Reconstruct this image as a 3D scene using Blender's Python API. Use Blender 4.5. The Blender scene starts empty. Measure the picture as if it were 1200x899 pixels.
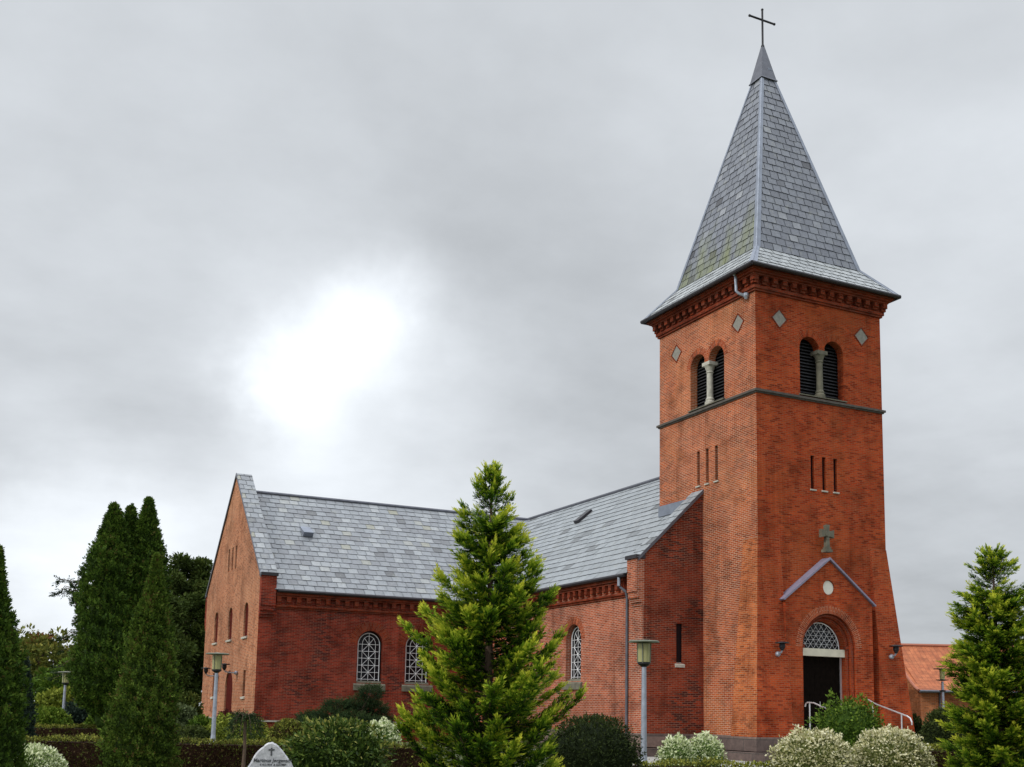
import bpy, math, random
import numpy as np
from mathutils import Vector, Matrix
from mathutils.geometry import tessellate_polygon
PI = math.pi
random.seed(7)
rng = np.random.default_rng(11)
SC = bpy.context.scene
COL = SC.collection

# ------------------------------------------------------------------ camera
CAM = np.array([-24.9495, -31.3277, 1.7833]); YAW, PITCH, ROLL, FPX = 0.456, 0.1347, -0.0186, 1317.63
_cy, _sy, _cp, _sp = math.cos(YAW), math.sin(YAW), math.cos(PITCH), math.sin(PITCH)
_r0 = np.array([_cy, -_sy, 0.]); FWD = np.array([_sy*_cp, _cy*_cp, _sp]); _u0 = np.array([-_sy*_sp, -_cy*_sp, _cp])
RGT = _r0*math.cos(ROLL) - _u0*math.sin(ROLL); UPV = _r0*math.sin(ROLL) + _u0*math.cos(ROLL)
cd = bpy.data.cameras.new('camera'); cam = bpy.data.objects.new('camera', cd); COL.objects.link(cam)
M = Matrix.Identity(4)
for i in range(3):
    M[i][0], M[i][1], M[i][2], M[i][3] = RGT[i], UPV[i], -FWD[i], CAM[i]
cam.matrix_world = M
cd.sensor_fit = 'HORIZONTAL'; cd.sensor_width = 36.0; cd.lens = 36.0*FPX/1200.0
cd.shift_x = -0.95/1200; cd.shift_y = 203.05/1200
cd.clip_start = 0.1; cd.clip_end = 3000
SC.camera = cam

def ray(px, py):
    return RGT*((px-600.95)/FPX) + UPV*((652.5-py)/FPX) + FWD
GZ = 0.2                                         # level of the churchyard
def spot(px, depth):                             # a place on the ground
    p = CAM + ray(px, 850)*depth
    return Vector((p[0], p[1], GZ))
def hgt(px, py, depth): return float((CAM + ray(px, py)*depth)[2]) - GZ
def wid(npx, depth): return npx*depth/FPX

# ------------------------------------------------------------------ sky, sun, exposure
SUN_DIR = Vector((-0.80, -0.10, 0.62)).normalized()
world = bpy.data.worlds.new('World'); SC.world = world; world.use_nodes = True
nt = world.node_tree; nt.nodes.clear()
def N(t, **k):
    n = nt.nodes.new(t)
    for a, b in k.items(): setattr(n, a, b)
    return n
def L(a, b): nt.links.new(a, b)
def mth(op, a, b=None, c=None, clamp=False):
    n = N('ShaderNodeMath', operation=op); n.use_clamp = clamp
    for i, v in enumerate((a, b, c)):
        if v is None: continue
        if isinstance(v, (int, float)): n.inputs[i].default_value = v
        else: L(v, n.inputs[i])
    return n.outputs[0]
def vmth(op, a, b):
    n = N('ShaderNodeVectorMath', operation=op)
    for i, v in enumerate((a, b)):
        if isinstance(v, (tuple, list, np.ndarray, Vector)): n.inputs[i].default_value = tuple(float(q) for q in v)
        else: L(v, n.inputs[i])
    return n
tc = N('ShaderNodeTexCoord'); dirv = vmth('NORMALIZE', tc.outputs['Generated'], (0, 0, 0)).outputs[0]
sep = N('ShaderNodeSeparateXYZ'); L(dirv, sep.inputs[0])
zc = mth('ADD', mth('MAXIMUM', sep.outputs[2], 0.0), 0.22)
flat = N('ShaderNodeCombineXYZ'); L(mth('DIVIDE', sep.outputs[0], zc), flat.inputs[0]); L(mth('DIVIDE', sep.outputs[1], zc), flat.inputs[1])
def noise(vec, scale, detail=5, rough=.55, off=(0, 0, 0)):
    a = vmth('ADD', vec, off).outputs[0]
    n = N('ShaderNodeTexNoise'); n.inputs['Scale'].default_value = scale; n.inputs['Detail'].default_value = detail; n.inputs['Roughness'].default_value = rough
    L(a, n.inputs['Vector']); return n
nw = noise(dirv, 7.0, 5, .6)
warp = vmth('MULTIPLY', vmth('SUBTRACT', nw.outputs['Color'], (.5, .5, .5)).outputs[0], (.11, .11, .08)).outputs[0]
dw = vmth('ADD', dirv, warp).outputs[0]
base = mth('MULTIPLY_ADD', mth('SUBTRACT', noise(flat.outputs[0], .9, 6, .52).outputs['Fac'], .5), .42, .672)
base = mth('MULTIPLY_ADD', mth('SUBTRACT', noise(flat.outputs[0], 3.2, 6, .55, (3, 1, 0)).outputs['Fac'], .5), .30, base)
# broad lighter and darker masses of the cloud deck: direction (by azimuth/elevation of the place in the sky), radius, strength
SPOTS = [((378, 415), .050, .28), ((420, 378), .042, .27), ((335, 465), .034, .26), ((500, 368), .06, .10), ((390, 410), .13, .14), ((560, 400), .12, .06), ((350, 490), .05, .08), ((130, 190), .30, .03), ((130, 420), .15, -.05),
         ((640, 230), .16, -.10), ((60, 660), .10, .30), ((210, 690), .11, .20), ((120, 610), .06, .10), ((25, 460), .05, .06), ((1130, 480), .10, .07), ((330, 620), .12, .12), ((470, 560), .11, .10), ((520, 290), .09, -.12), ((250, 330), .08, -.05), ((260, 520), .06, -.07),
         ((650, 480), .13, -.03), ((1120, 700), .13, -.14), ((1130, 230), .20, .06), ((30, 545), .08, -.10), ((190, 590), .08, -.05), ((950, 60), .2, .03)]
tot = base
for (px, py), r, amp in SPOTS:
    d = ray(px, py); d = d/np.linalg.norm(d)
    dist = vmth('DISTANCE', dw, d).outputs['Value']
    g = mth('POWER', 2.71828, mth('MULTIPLY', mth('MULTIPLY', dist, dist), -1.0/(r*r)))
    tot = mth('MULTIPLY_ADD', g, amp, tot)
# an overcast deck is brightest overhead; back is an added unseen glow that brightens the walls
zen = mth('MULTIPLY', mth('SUBTRACT', sep.outputs[2], .56, clamp=True), 4.6)
back = mth('MULTIPLY', mth('MAXIMUM', mth('SUBTRACT', vmth('DOT_PRODUCT', dirv, (-.90, -.42, .1)).outputs['Value'], .15), 0.0), .35)
tot = mth('ADD', mth('ADD', tot, zen), back)
cl = N('ShaderNodeMix', data_type='RGBA', blend_type='MULTIPLY'); cl.inputs['Factor'].default_value = 1
comb = N('ShaderNodeCombineColor')
for i in range(3): L(tot, comb.inputs[i])
L(comb.outputs[0], cl.inputs[6]); cl.inputs[7].default_value = (.95, 1.0, 1.055, 1)
sky = N('ShaderNodeTexSky'); sky.sky_type = 'NISHITA'; sky.sun_disc = False
sky.sun_elevation = math.asin(SUN_DIR.z); sky.sun_rotation = math.atan2(SUN_DIR.x, SUN_DIR.y)
bg1 = N('ShaderNodeBackground'); L(sky.outputs[0], bg1.inputs[0]); bg1.inputs[1].default_value = .06
bg2 = N('ShaderNodeBackground'); L(cl.outputs[2], bg2.inputs[0]); bg2.inputs[1].default_value = 1.0
mx = N('ShaderNodeMixShader'); mx.inputs[0].default_value = .95
L(bg1.outputs[0], mx.inputs[1]); L(bg2.outputs[0], mx.inputs[2])
wo = N('ShaderNodeOutputWorld'); L(mx.outputs[0], wo.inputs[0])
sd = bpy.data.lights.new('sun', 'SUN'); sd.energy = 1.5; sd.angle = math.radians(12); sd.color = (1.0, .95, .86)
sun = bpy.data.objects.new('sun', sd); COL.objects.link(sun)
sun.rotation_euler = SUN_DIR.to_track_quat('Z', 'Y').to_euler(); sun.location = (-30, -10, 60)
SC.view_settings.view_transform = 'Standard'; SC.view_settings.look = 'None'
SC.view_settings.exposure = 0.0; SC.view_settings.gamma = 1.0; SC.view_settings.use_curve_mapping = False
SC.cycles.max_bounces = 5; SC.cycles.diffuse_bounces = 3; SC.cycles.transparent_max_bounces = 4

# ------------------------------------------------------------------ materials
MATS = {}
class Nd:
    def __init__(s, name):
        s.m = bpy.data.materials.new(name); s.m.use_nodes = True; s.t = s.m.node_tree
        s.b = s.t.nodes['Principled BSDF']; s.out = s.t.nodes['Material Output']; MATS[name] = s.m
    def n(s, t, **k):
        x = s.t.nodes.new(t)
        for a, b in k.items(): setattr(x, a, b)
        return x
    def l(s, a, b): s.t.links.new(a, b)
    def noise(s, scale, detail=4, vec='Object', rough=.55):
        c = s.n('ShaderNodeTexCoord'); x = s.n('ShaderNodeTexNoise'); x.inputs['Scale'].default_value = scale
        x.inputs['Detail'].default_value = detail; x.inputs['Roughness'].default_value = rough; s.l(c.outputs[vec], x.inputs['Vector']); return x.outputs['Fac']
    def ramp(s, f, stops):
        r = s.n('ShaderNodeValToRGB'); e = r.color_ramp.elements
        while len(e) < len(stops): e.new(.5)
        for q, (p, c) in zip(e, stops): q.position = p; q.color = (*c, 1) if len(c) == 3 else c
        s.l(f, r.inputs[0]); return r.outputs[0]
    def mix(s, f, a, b, mode='MIX'):
        x = s.n('ShaderNodeMix', data_type='RGBA', blend_type=mode)
        for i, v in ((0, f), (6, a), (7, b)):
            if isinstance(v, (int, float)): x.inputs[i].default_value = v
            elif isinstance(v, tuple): x.inputs[i].default_value = (*v, 1)
            else: s.l(v, x.inputs[i])
        return x.outputs[2]
    def bump(s, h, st=.3, d=.01):
        x = s.n('ShaderNodeBump'); x.inputs['Strength'].default_value = st; x.inputs['Distance'].default_value = d
        s.l(h, x.inputs['Height']); s.l(x.outputs[0], s.b.inputs['Normal'])
    def col(s, c):
        if isinstance(c, tuple): s.b.inputs['Base Color'].default_value = (*c, 1)
        else: s.l(c, s.b.inputs['Base Color'])
    def set(s, **k):
        for a, v in k.items(): s.b.inputs[a.replace('_', ' ')].default_value = v

def brick(name, c1, c2, mortar, dark=(.10, .035, .028), darkamt=.35, pale=None, mort=.010, darkpos=(.55, .72)):
    s = Nd(name); c = s.n('ShaderNodeTexCoord')
    b = s.n('ShaderNodeTexBrick'); b.offset = .5; b.inputs['Scale'].default_value = 1
    b.inputs['Brick Width'].default_value = .24; b.inputs['Row Height'].default_value = .067
    b.inputs['Mortar Size'].default_value = mort; b.inputs['Mortar Smooth'].default_value = .15; b.inputs['Bias'].default_value = 0
    b.inputs['Color1'].default_value = (0, 0, 0, 1); b.inputs['Color2'].default_value = (1, 1, 1, 1); b.inputs['Mortar'].default_value = (.5, .5, .5, 1)
    s.l(c.outputs['UV'], b.inputs['Vector'])
    bc = s.ramp(b.outputs['Color'], [(0, tuple(x*.62 for x in c1)), (.3, c1), (.75, c2), (1, tuple(min(1, x*1.22) for x in c2))])
    # single burnt bricks, gathered in patches
    pn = s.noise(.55, 5); rn = s.n('ShaderNodeMath', operation='MULTIPLY'); s.l(s.ramp(pn, [(.30, (.1, .1, .1)), (.60, (1, 1, 1))]), rn.inputs[0])
    burnt = s.ramp(b.outputs['Color'], [(darkpos[0], (0, 0, 0)), (darkpos[1], (1, 1, 1))]); s.l(burnt, rn.inputs[1])
    am = s.n('ShaderNodeMath', operation='MULTIPLY'); s.l(rn.outputs[0], am.inputs[0]); am.inputs[1].default_value = darkamt*1.6; am.use_clamp = True
    bc = s.mix(am.outputs[0], bc, dark)
    if pale:
        pf = s.ramp(s.noise(.35, 6, rough=.6), [(.5, (0, 0, 0)), (.75, (.55, .55, .55))]); bc = s.mix(pf, bc, pale)
    wx = s.ramp(s.noise(.23, 6), [(.3, (.80, .80, .80)), (.7, (1.14, 1.12, 1.1))]); bc = s.mix(1.0, bc, wx, 'MULTIPLY')
    mo = s.mix(s.ramp(s.noise(.8, 4), [(.35, (0, 0, 0)), (.65, (1, 1, 1))]), tuple(x*.7 for x in mortar), mortar)
    fc = s.mix(b.outputs['Fac'], bc, mo)
    mpn = s.n('ShaderNodeMapping'); mpn.inputs['Scale'].default_value = (2.2, 2.2, .16); s.l(c.outputs['Object'], mpn.inputs[0])
    stn = s.n('ShaderNodeTexNoise'); stn.inputs['Scale'].default_value = 1.0; stn.inputs['Detail'].default_value = 6; stn.inputs['Roughness'].default_value = .62; s.l(mpn.outputs[0], stn.inputs['Vector'])
    fc = s.mix(1.0, fc, s.ramp(stn.outputs['Fac'], [(.30, (.70, .68, .68)), (.48, (1, 1, 1)), (.62, (1, 1, 1)), (.78, (1.14, 1.16, 1.18))]), 'MULTIPLY')
    fc = s.mix(1.0, fc, s.ramp(s.noise(.9, 7, rough=.68), [(.36, (.66, .64, .64)), (.50, (1, 1, 1)), (.70, (1.08, 1.08, 1.08))]), 'MULTIPLY')
    gr = s.ramp(s.noise(18, 3), [(.3, (.86, .86, .86)), (.7, (1.1, 1.1, 1.1))]); fc = s.mix(1.0, fc, gr, 'MULTIPLY')
    s.col(fc); s.set(Roughness=.9); s.b.inputs['Specular IOR Level'].default_value = .06
    inv = s.n('ShaderNodeMath', operation='SUBTRACT'); inv.inputs[0].default_value = 1; s.l(b.outputs['Fac'], inv.inputs[1])
    s.bump(inv.outputs[0], .5, .008)
    return s.m
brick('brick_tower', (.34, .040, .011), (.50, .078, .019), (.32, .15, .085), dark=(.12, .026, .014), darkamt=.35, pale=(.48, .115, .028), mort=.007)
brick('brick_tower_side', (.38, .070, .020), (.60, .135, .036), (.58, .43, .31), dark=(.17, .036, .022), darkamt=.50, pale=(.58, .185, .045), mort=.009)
brick('brick_pier_lit', (.38, .078, .022), (.52, .128, .034), (.48, .30, .18), darkamt=.15, pale=(.56, .185, .048), mort=.008)  # tower brick lightened: stronger daylight on the near pier's left face put into colour
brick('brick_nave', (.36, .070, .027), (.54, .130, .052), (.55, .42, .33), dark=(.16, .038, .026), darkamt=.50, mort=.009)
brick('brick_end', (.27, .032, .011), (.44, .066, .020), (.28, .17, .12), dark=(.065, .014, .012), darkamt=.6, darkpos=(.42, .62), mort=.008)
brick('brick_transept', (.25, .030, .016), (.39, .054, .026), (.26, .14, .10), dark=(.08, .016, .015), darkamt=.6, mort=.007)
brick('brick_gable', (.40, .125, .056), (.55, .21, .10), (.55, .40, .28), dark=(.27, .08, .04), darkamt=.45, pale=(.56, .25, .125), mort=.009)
brick('brick_trim', (.23, .032, .012), (.35, .060, .020), (.20, .10, .07), darkamt=.5, mort=.007)
brick('brick_ring', (.31, .050, .017), (.43, .086, .026), (.50, .31, .21), darkamt=.15, mort=.007)
brick('brick_house', (.44, .13, .045), (.52, .17, .06), (.45, .3, .2), darkamt=.1, mort=.008)

def slate_mat(name, stops, moss=None, rough=.42):
    s = Nd(name); a = s.n('ShaderNodeAttribute', attribute_name='tone'); c = s.ramp(a.outputs['Fac'], stops)
    li = s.ramp(s.noise(2.2, 8, rough=.68), [(.56, (0, 0, 0)), (.72, (.55, .55, .55))]); c = s.mix(li, c, (.30, .305, .27))
    l2 = s.ramp(s.noise(7.5, 6, rough=.7), [(.60, (0, 0, 0)), (.70, (.45, .45, .45))]); c = s.mix(l2, c, (.34, .345, .31))
    l3 = s.ramp(s.noise(4.3, 6, rough=.7), [(.30, (.35, .35, .35)), (.42, (0, 0, 0))]); c = s.mix(l3, c, (.10, .105, .10))
    if moss:
        tcn = s.n('ShaderNodeTexCoord'); mp = s.n('ShaderNodeMapping'); mp.inputs['Scale'].default_value = (1.3, 1.3, .22); s.l(tcn.outputs['Object'], mp.inputs[0])
        nn = s.n('ShaderNodeTexNoise'); nn.inputs['Scale'].default_value = 1.4; nn.inputs['Detail'].default_value = 6; s.l(mp.outputs[0], nn.inputs['Vector'])
        sp = s.n('ShaderNodeSeparateXYZ'); s.l(tcn.outputs['Object'], sp.inputs[0])
        hz = s.n('ShaderNodeMapRange'); hz.inputs[1].default_value = 18.8; hz.inputs[2].default_value = 22.5; hz.inputs[3].default_value = .20; hz.inputs[4].default_value = -.30; s.l(sp.outputs[2], hz.inputs[0])
        ad = s.n('ShaderNodeMath', operation='ADD'); s.l(nn.outputs['Fac'], ad.inputs[0]); s.l(hz.outputs[0], ad.inputs[1])
        ge = s.n('ShaderNodeNewGeometry'); sn = s.n('ShaderNodeSeparateXYZ'); s.l(ge.outputs['Normal'], sn.inputs[0])   # moss grows on one weather side of the spire
        wm = s.n('ShaderNodeMapRange'); wm.inputs[1].default_value = -.72; wm.inputs[2].default_value = -.85; wm.inputs[3].default_value = 0; wm.inputs[4].default_value = 1; s.l(sn.outputs[0], wm.inputs[0])
        mm = s.n('ShaderNodeMath', operation='MULTIPLY'); s.l(s.ramp(ad.outputs[0], [(.46, (0, 0, 0)), (.82, (.75, .75, .75))]), mm.inputs[0]); s.l(wm.outputs[0], mm.inputs[1])
        c = s.mix(mm.outputs[0], c, (.17, .19, .045))
    gr = s.ramp(s.noise(9, 5), [(.3, (.82, .82, .82)), (.7, (1.12, 1.12, 1.12))]); c = s.mix(1.0, c, gr, 'MULTIPLY')
    s.col(c); s.set(Roughness=rough); s.bump(s.noise(30, 4), .15, .01); return s.m
slate_mat('slate_old', [(0, (.085, .088, .095)), (.03, (.165, .173, .190)), (.35, (.195, .208, .228)), (.8, (.236, .253, .275)), (.95, (.30, .315, .33)), (1, (.24, .235, .18))])
slate_mat('slate_even', [(0, (.09, .095, .10)), (.05, (.225, .245, .262)), (.5, (.248, .27, .290)), (1, (.275, .298, .318))])
slate_mat('slate_skirt_lit', [(0, (.09, .095, .10)), (.05, (.29, .31, .32)), (.5, (.33, .35, .365)), (1, (.37, .39, .40))])  # spire slate made lighter; sky light on the flatter skirt painted in
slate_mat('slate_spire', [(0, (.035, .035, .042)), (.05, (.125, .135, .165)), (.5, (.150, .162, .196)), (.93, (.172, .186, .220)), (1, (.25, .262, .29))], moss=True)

def plain(name, c, rough=.6, metal=0, nz=None, amt=.2, bump=0, spec=None):
    s = Nd(name)
    if nz:
        k = s.ramp(s.noise(nz, 6, rough=.6), [(.3, (1-amt,)*3), (.7, (1+amt,)*3)]); s.col(s.mix(1.0, c, k, 'MULTIPLY'))
        if bump: s.bump(s.noise(nz*3, 5), bump, .02)
    else: s.col(c)
    s.set(Roughness=rough, Metallic=metal)
    if spec is not None: s.b.inputs['Specular IOR Level'].default_value = spec
    return s.m
plain('zinc', (.22, .245, .30), .45, .35, 3, .18)
plain('zinc_dark', (.12, .125, .15), .5, .4, 4, .2)
plain('lilac_coping', (.23, .22, .30), .5, .2, 4, .15)
plain('gutter', (.035, .032, .038), .5, .3, 6, .2)
plain('dark_iron', (.02, .02, .024), .5, .5)
plain('stone', (.46, .44, .38), .85, 0, 5, .25, .3)
plain('mossy_stone', (.14, .130, .095), .9, 0, 4, .35, .4)
plain('dark_stone', (.085, .075, .065), .9, 0, 5, .3, .3)
plain('plaster', (.25, .235, .205), .9, 0, 8, .2)
plain('white_stone', (.72, .69, .60), .8, 0, 6, .08)
plain('lintel_stone', (.62, .58, .46), .8, 0, 4, .12)
plain('white_paint', (.80, .80, .82), .45)
plain('dark_glass', (.006, .007, .010), .15, spec=.22)
plain('dark_void', (.008, .008, .009), .9, spec=.1)
plain('dark_door', (.006, .004, .003), .9, 0, 7, .4, spec=.05)
plain('red_door', (.085, .012, .008), .8, 0, 5, .25, spec=.05)
plain('louvre', (.022, .022, .026), .7)
plain('galvanised', (.36, .39, .46), .45, .5, 9, .2)
plain('lamp_disc', (.16, .17, .13), .6, .2, 12, .2)
plain('steel', (.62, .62, .64), .35, .6)
plain('bark', (.10, .065, .045), .95, 0, 12, .35, .6)
plain('bark_thin', (.13, .085, .06), .95, 0, 20, .3, .4)
plain('red_tile_ridge', (.36, .13, .08), .8)
s = Nd('lamp_glass'); s.col((.46, .44, .20)); s.set(Roughness=.25, Alpha=1); s.b.inputs['Transmission Weight'].default_value = .25
s = Nd('granite'); c = s.n('ShaderNodeTexCoord'); b = s.n('ShaderNodeTexBrick'); b.offset = .4
b.inputs['Brick Width'].default_value = 1.35; b.inputs['Row Height'].default_value = .46; b.inputs['Mortar Size'].default_value = .012; b.inputs['Scale'].default_value = 1
b.inputs['Color1'].default_value = (.085, .060, .055, 1); b.inputs['Color2'].default_value = (.20, .135, .115, 1); b.inputs['Mortar'].default_value = (.05, .045, .04, 1)
s.l(c.outputs['UV'], b.inputs['Vector'])
k = s.ramp(s.noise(5, 8, rough=.7), [(.25, (.55, .55, .55)), (.75, (1.5, 1.5, 1.45))]); s.col(s.mix(1.0, b.outputs['Color'], k, 'MULTIPLY')); s.set(Roughness=.85); s.bump(s.noise(12, 6), .4, .02)
s = Nd('tile_roof'); c = s.n('ShaderNodeTexCoord'); b = s.n('ShaderNodeTexBrick'); b.offset = 0
b.inputs['Brick Width'].default_value = .24; b.inputs['Row Height'].default_value = .34; b.inputs['Mortar Size'].default_value = .012; b.inputs['Scale'].default_value = 1; b.inputs['Mortar Smooth'].default_value = 1
b.inputs['Color1'].default_value = (.35, .100, .038, 1); b.inputs['Color2'].default_value = (.46, .150, .060, 1); b.inputs['Mortar'].default_value = (.26, .085, .045, 1)
s.l(c.outputs['UV'], b.inputs['Vector']); s.col(s.mix(1.0, b.outputs['Color'], s.ramp(s.noise(2.5, 8, rough=.7), [(.32, (.62, .60, .60)), (.66, (1.15, 1.15, 1.15))]), 'MULTIPLY')); s.set(Roughness=.85); s.bump(b.outputs['Fac'], .6, -.04)
s = Nd('ground_soil'); s.col(s.ramp(s.noise(.7, 8, rough=.65), [(.35, (.045, .062, .022)), (.55, (.07, .085, .03)), (.7, (.10, .085, .055))])); s.set(Roughness=.95); s.bump(s.noise(25, 5), .6, .03)
s = Nd('gravel'); s.col(s.ramp(s.noise(35, 5, rough=.7), [(.3, (.22, .215, .20)), (.7, (.46, .45, .42))])); s.set(Roughness=.95); s.bump(s.noise(60, 3), .6, .02)
s = Nd('gravestone_granite'); s.col(s.ramp(s.noise(14, 8, rough=.7), [(.3, (.33, .335, .36)), (.55, (.50, .50, .53)), (.72, (.66, .66, .68))])); s.set(Roughness=.85); s.bump(s.noise(18, 6), .5, .02)
plain('lettering', (.07, .07, .078), .7)

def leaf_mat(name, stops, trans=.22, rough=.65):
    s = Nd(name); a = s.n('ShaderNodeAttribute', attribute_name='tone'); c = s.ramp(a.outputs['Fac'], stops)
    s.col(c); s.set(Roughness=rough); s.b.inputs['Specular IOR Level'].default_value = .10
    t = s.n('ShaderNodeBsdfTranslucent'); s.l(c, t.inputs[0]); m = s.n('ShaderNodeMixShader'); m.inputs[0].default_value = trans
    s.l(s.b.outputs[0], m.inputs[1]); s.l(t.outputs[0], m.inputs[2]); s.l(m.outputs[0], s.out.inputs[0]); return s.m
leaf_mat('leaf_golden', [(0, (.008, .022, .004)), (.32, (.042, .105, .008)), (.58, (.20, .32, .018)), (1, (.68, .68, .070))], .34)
leaf_mat('leaf_thuja', [(0, (.016, .030, .006)), (.45, (.042, .085, .011)), (.88, (.11, .18, .022)), (1, (.09, .08, .02))])
leaf_mat('leaf_thuja_bright', [(0, (.018, .034, .007)), (.42, (.056, .100, .014)), (.80, (.14, .21, .028)), (.92, (.12, .13, .03)), (1, (.13, .08, .03))])
leaf_mat('leaf_hedge', [(0, (.030, .014, .008)), (.3, (.070, .042, .016)), (.55, (.070, .085, .016)), (.8, (.11, .13, .022)), (1, (.26, .26, .045))])
leaf_mat('leaf_yew', [(0, (.010, .016, .006)), (.6, (.026, .040, .011)), (1, (.065, .085, .02))])
leaf_mat('leaf_bright', [(0, (.03, .065, .008)), (.5, (.085, .15, .016)), (1, (.22, .29, .04))])
leaf_mat('leaf_lime', [(0, (.05, .075, .010)), (.5, (.14, .175, .020)), (1, (.30, .33, .05))])
leaf_mat('leaf_pale', [(0, (.05, .10, .02)), (.32, (.16, .24, .06)), (.55, (.52, .58, .30)), (1, (.86, .88, .66))])
leaf_mat('leaf_cream', [(0, (.05, .075, .016)), (.32, (.17, .19, .05)), (.52, (.48, .45, .22)), (1, (.86, .82, .60))])
leaf_mat('leaf_rhodo', [(0, (.020, .038, .008)), (.5, (.050, .090, .016)), (.85, (.14, .19, .035)), (1, (.34, .32, .08))], rough=.35)
leaf_mat('leaf_pine', [(0, (.010, .022, .010)), (.6, (.026, .048, .016)), (1, (.055, .085, .025))])
leaf_mat('leaf_forest', [(0, (.020, .034, .008)), (.5, (.060, .090, .018)), (1, (.15, .18, .04))])
leaf_mat('leaf_autumn', [(0, (.05, .070, .016)), (.5, (.12, .14, .03)), (.8, (.22, .21, .04)), (1, (.16, .07, .03))])
leaf_mat('leaf_grey', [(0, (.03, .05, .02)), (.5, (.08, .11, .045)), (1, (.18, .22, .10))])
leaf_mat('leaf_red', [(0, (.05, .012, .012)), (1, (.13, .03, .025))])
leaf_mat('leaf_blue', [(0, (.010, .020, .014)), (1, (.045, .07, .05))])

# ------------------------------------------------------------------ mesh helpers
def V3(*a): return Vector(a)
class MB:
    def __init__(s): s.v = []; s.f = []; s.uv = []; s.tone = []; s.sm = []
    def poly(s, pts, uvs=None, tone=.5, smooth=False):
        pts = [Vector(p) for p in pts]
        if uvs is None:
            n = Vector((0, 0, 0))
            for i in range(len(pts)):
                a, b = pts[i], pts[(i+1) % len(pts)]; n += a.cross(b)
            if n.length < 1e-12: n = Vector((0, 0, 1))
            n.normalize()
            if abs(n.z) > .97: uvs = [(p.x, p.y) for p in pts]
            else:
                h = Vector((-n.y, n.x, 0)).normalized(); w = n.cross(h)
                uvs = [(p.dot(h), p.dot(w)) for p in pts]
        i0 = len(s.v); s.v += [tuple(p) for p in pts]; s.f.append(tuple(range(i0, i0+len(pts)))); s.uv += [tuple(u) for u in uvs]; s.tone.append(tone); s.sm.append(smooth)
    def box(s, x0, x1, y0, y1, z0, z1): s.hexa([(x0, y0, z0), (x1, y0, z0), (x1, y1, z0), (x0, y1, z0)], [(x0, y0, z1), (x1, y0, z1), (x1, y1, z1), (x0, y1, z1)])
    def hexa(s, b, t, tone=.5):
        n = len(b)
        s.poly(list(reversed(b)), tone=tone); s.poly(t, tone=tone)
        for i in range(n): j = (i+1) % n; s.poly([b[i], b[j], t[j], t[i]], tone=tone)
    def prism(s, pts2, O, U, Vv, W):             # extrude a 2D outline (in U, Vv) along W
        O, U, Vv, W = Vector(O), Vector(U), Vector(Vv), Vector(W)
        b = [O+U*a+Vv*c for a, c in pts2]
        if U.cross(Vv).dot(W) < 0: b = b[::-1]
        s.hexa(b, [p+W for p in b])
    def tube(s, pts, rad, n=8, cap=True, smooth=True):
        pts = [Vector(p) for p in pts]; rad = rad if isinstance(rad, (list, tuple)) else [rad]*len(pts)
        rings = []; ref = None
        for i, p in enumerate(pts):
            d = (pts[min(i+1, len(pts)-1)]-pts[max(i-1, 0)]).normalized()
            if ref is None: ref = Vector((1, 0, 0)) if abs(d.x) < .8 else Vector((0, 1, 0))
            a = (ref-d*ref.dot(d)).normalized(); ref = a; b = d.cross(a)
            rings.append([p+(a*math.cos(2*PI*k/n)+b*math.sin(2*PI*k/n))*rad[i] for k in range(n)])
        for i in range(len(rings)-1):
            for k in range(n):
                j = (k+1) % n; s.poly([rings[i][k], rings[i][j], rings[i+1][j], rings[i+1][k]], smooth=smooth)
        if cap: s.poly(rings[0][::-1]); s.poly(rings[-1])
    def lathe(s, prof, c, n=20, smooth=True):    # profile of (radius, z)
        c = Vector(c)
        R = [[c+Vector((r*math.cos(2*PI*k/n), r*math.sin(2*PI*k/n), z)) for k in range(n)] for r, z in prof]
        for i in range(len(R)-1):
            for k in range(n):
                j = (k+1) % n; s.poly([R[i][k], R[i][j], R[i+1][j], R[i+1][k]], smooth=smooth)
        s.poly(R[0][::-1]); s.poly(R[-1])
    def build(s, name, mat, parent=None, merge=False):
        me = bpy.data.meshes.new(name); me.from_pydata(s.v, [], s.f)
        u = me.uv_layers.new(name='UVMap'); u.data.foreach_set('uv', np.array(s.uv, dtype=np.float32).ravel())
        a = me.attributes.new('tone', 'FLOAT', 'FACE'); a.data.foreach_set('value', np.array(s.tone, dtype=np.float32))
        me.polygons.foreach_set('use_smooth', np.array(s.sm, dtype=bool))
        me.materials.append(MATS[mat]); me.update()
        if merge:
            import bmesh
            bm = bmesh.new(); bm.from_mesh(me); bmesh.ops.remove_doubles(bm, verts=bm.verts, dist=1e-4); bm.to_mesh(me); bm.free()
        o = bpy.data.objects.new(name, me); COL.objects.link(o)
        if parent: o.parent = parent
        return o
def tag(o, label=None, cat=None, group=None, kind=None):
    for k, v in (('label', label), ('category', cat), ('group', group), ('kind', kind)):
        if v: o[k] = v
    return o
def empty(name, loc, label=None, cat=None, group=None, rz=0):
    o = bpy.data.objects.new(name, None); COL.objects.link(o); o.location = loc; o.rotation_euler = (0, 0, rz); o.empty_display_size = .3
    return tag(o, label, cat, group)
def copy_tree(o, parent=None):
    c = o.copy(); COL.objects.link(c); c.parent = parent
    for ch in list(o.children): copy_tree(ch, c)
    return c

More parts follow.
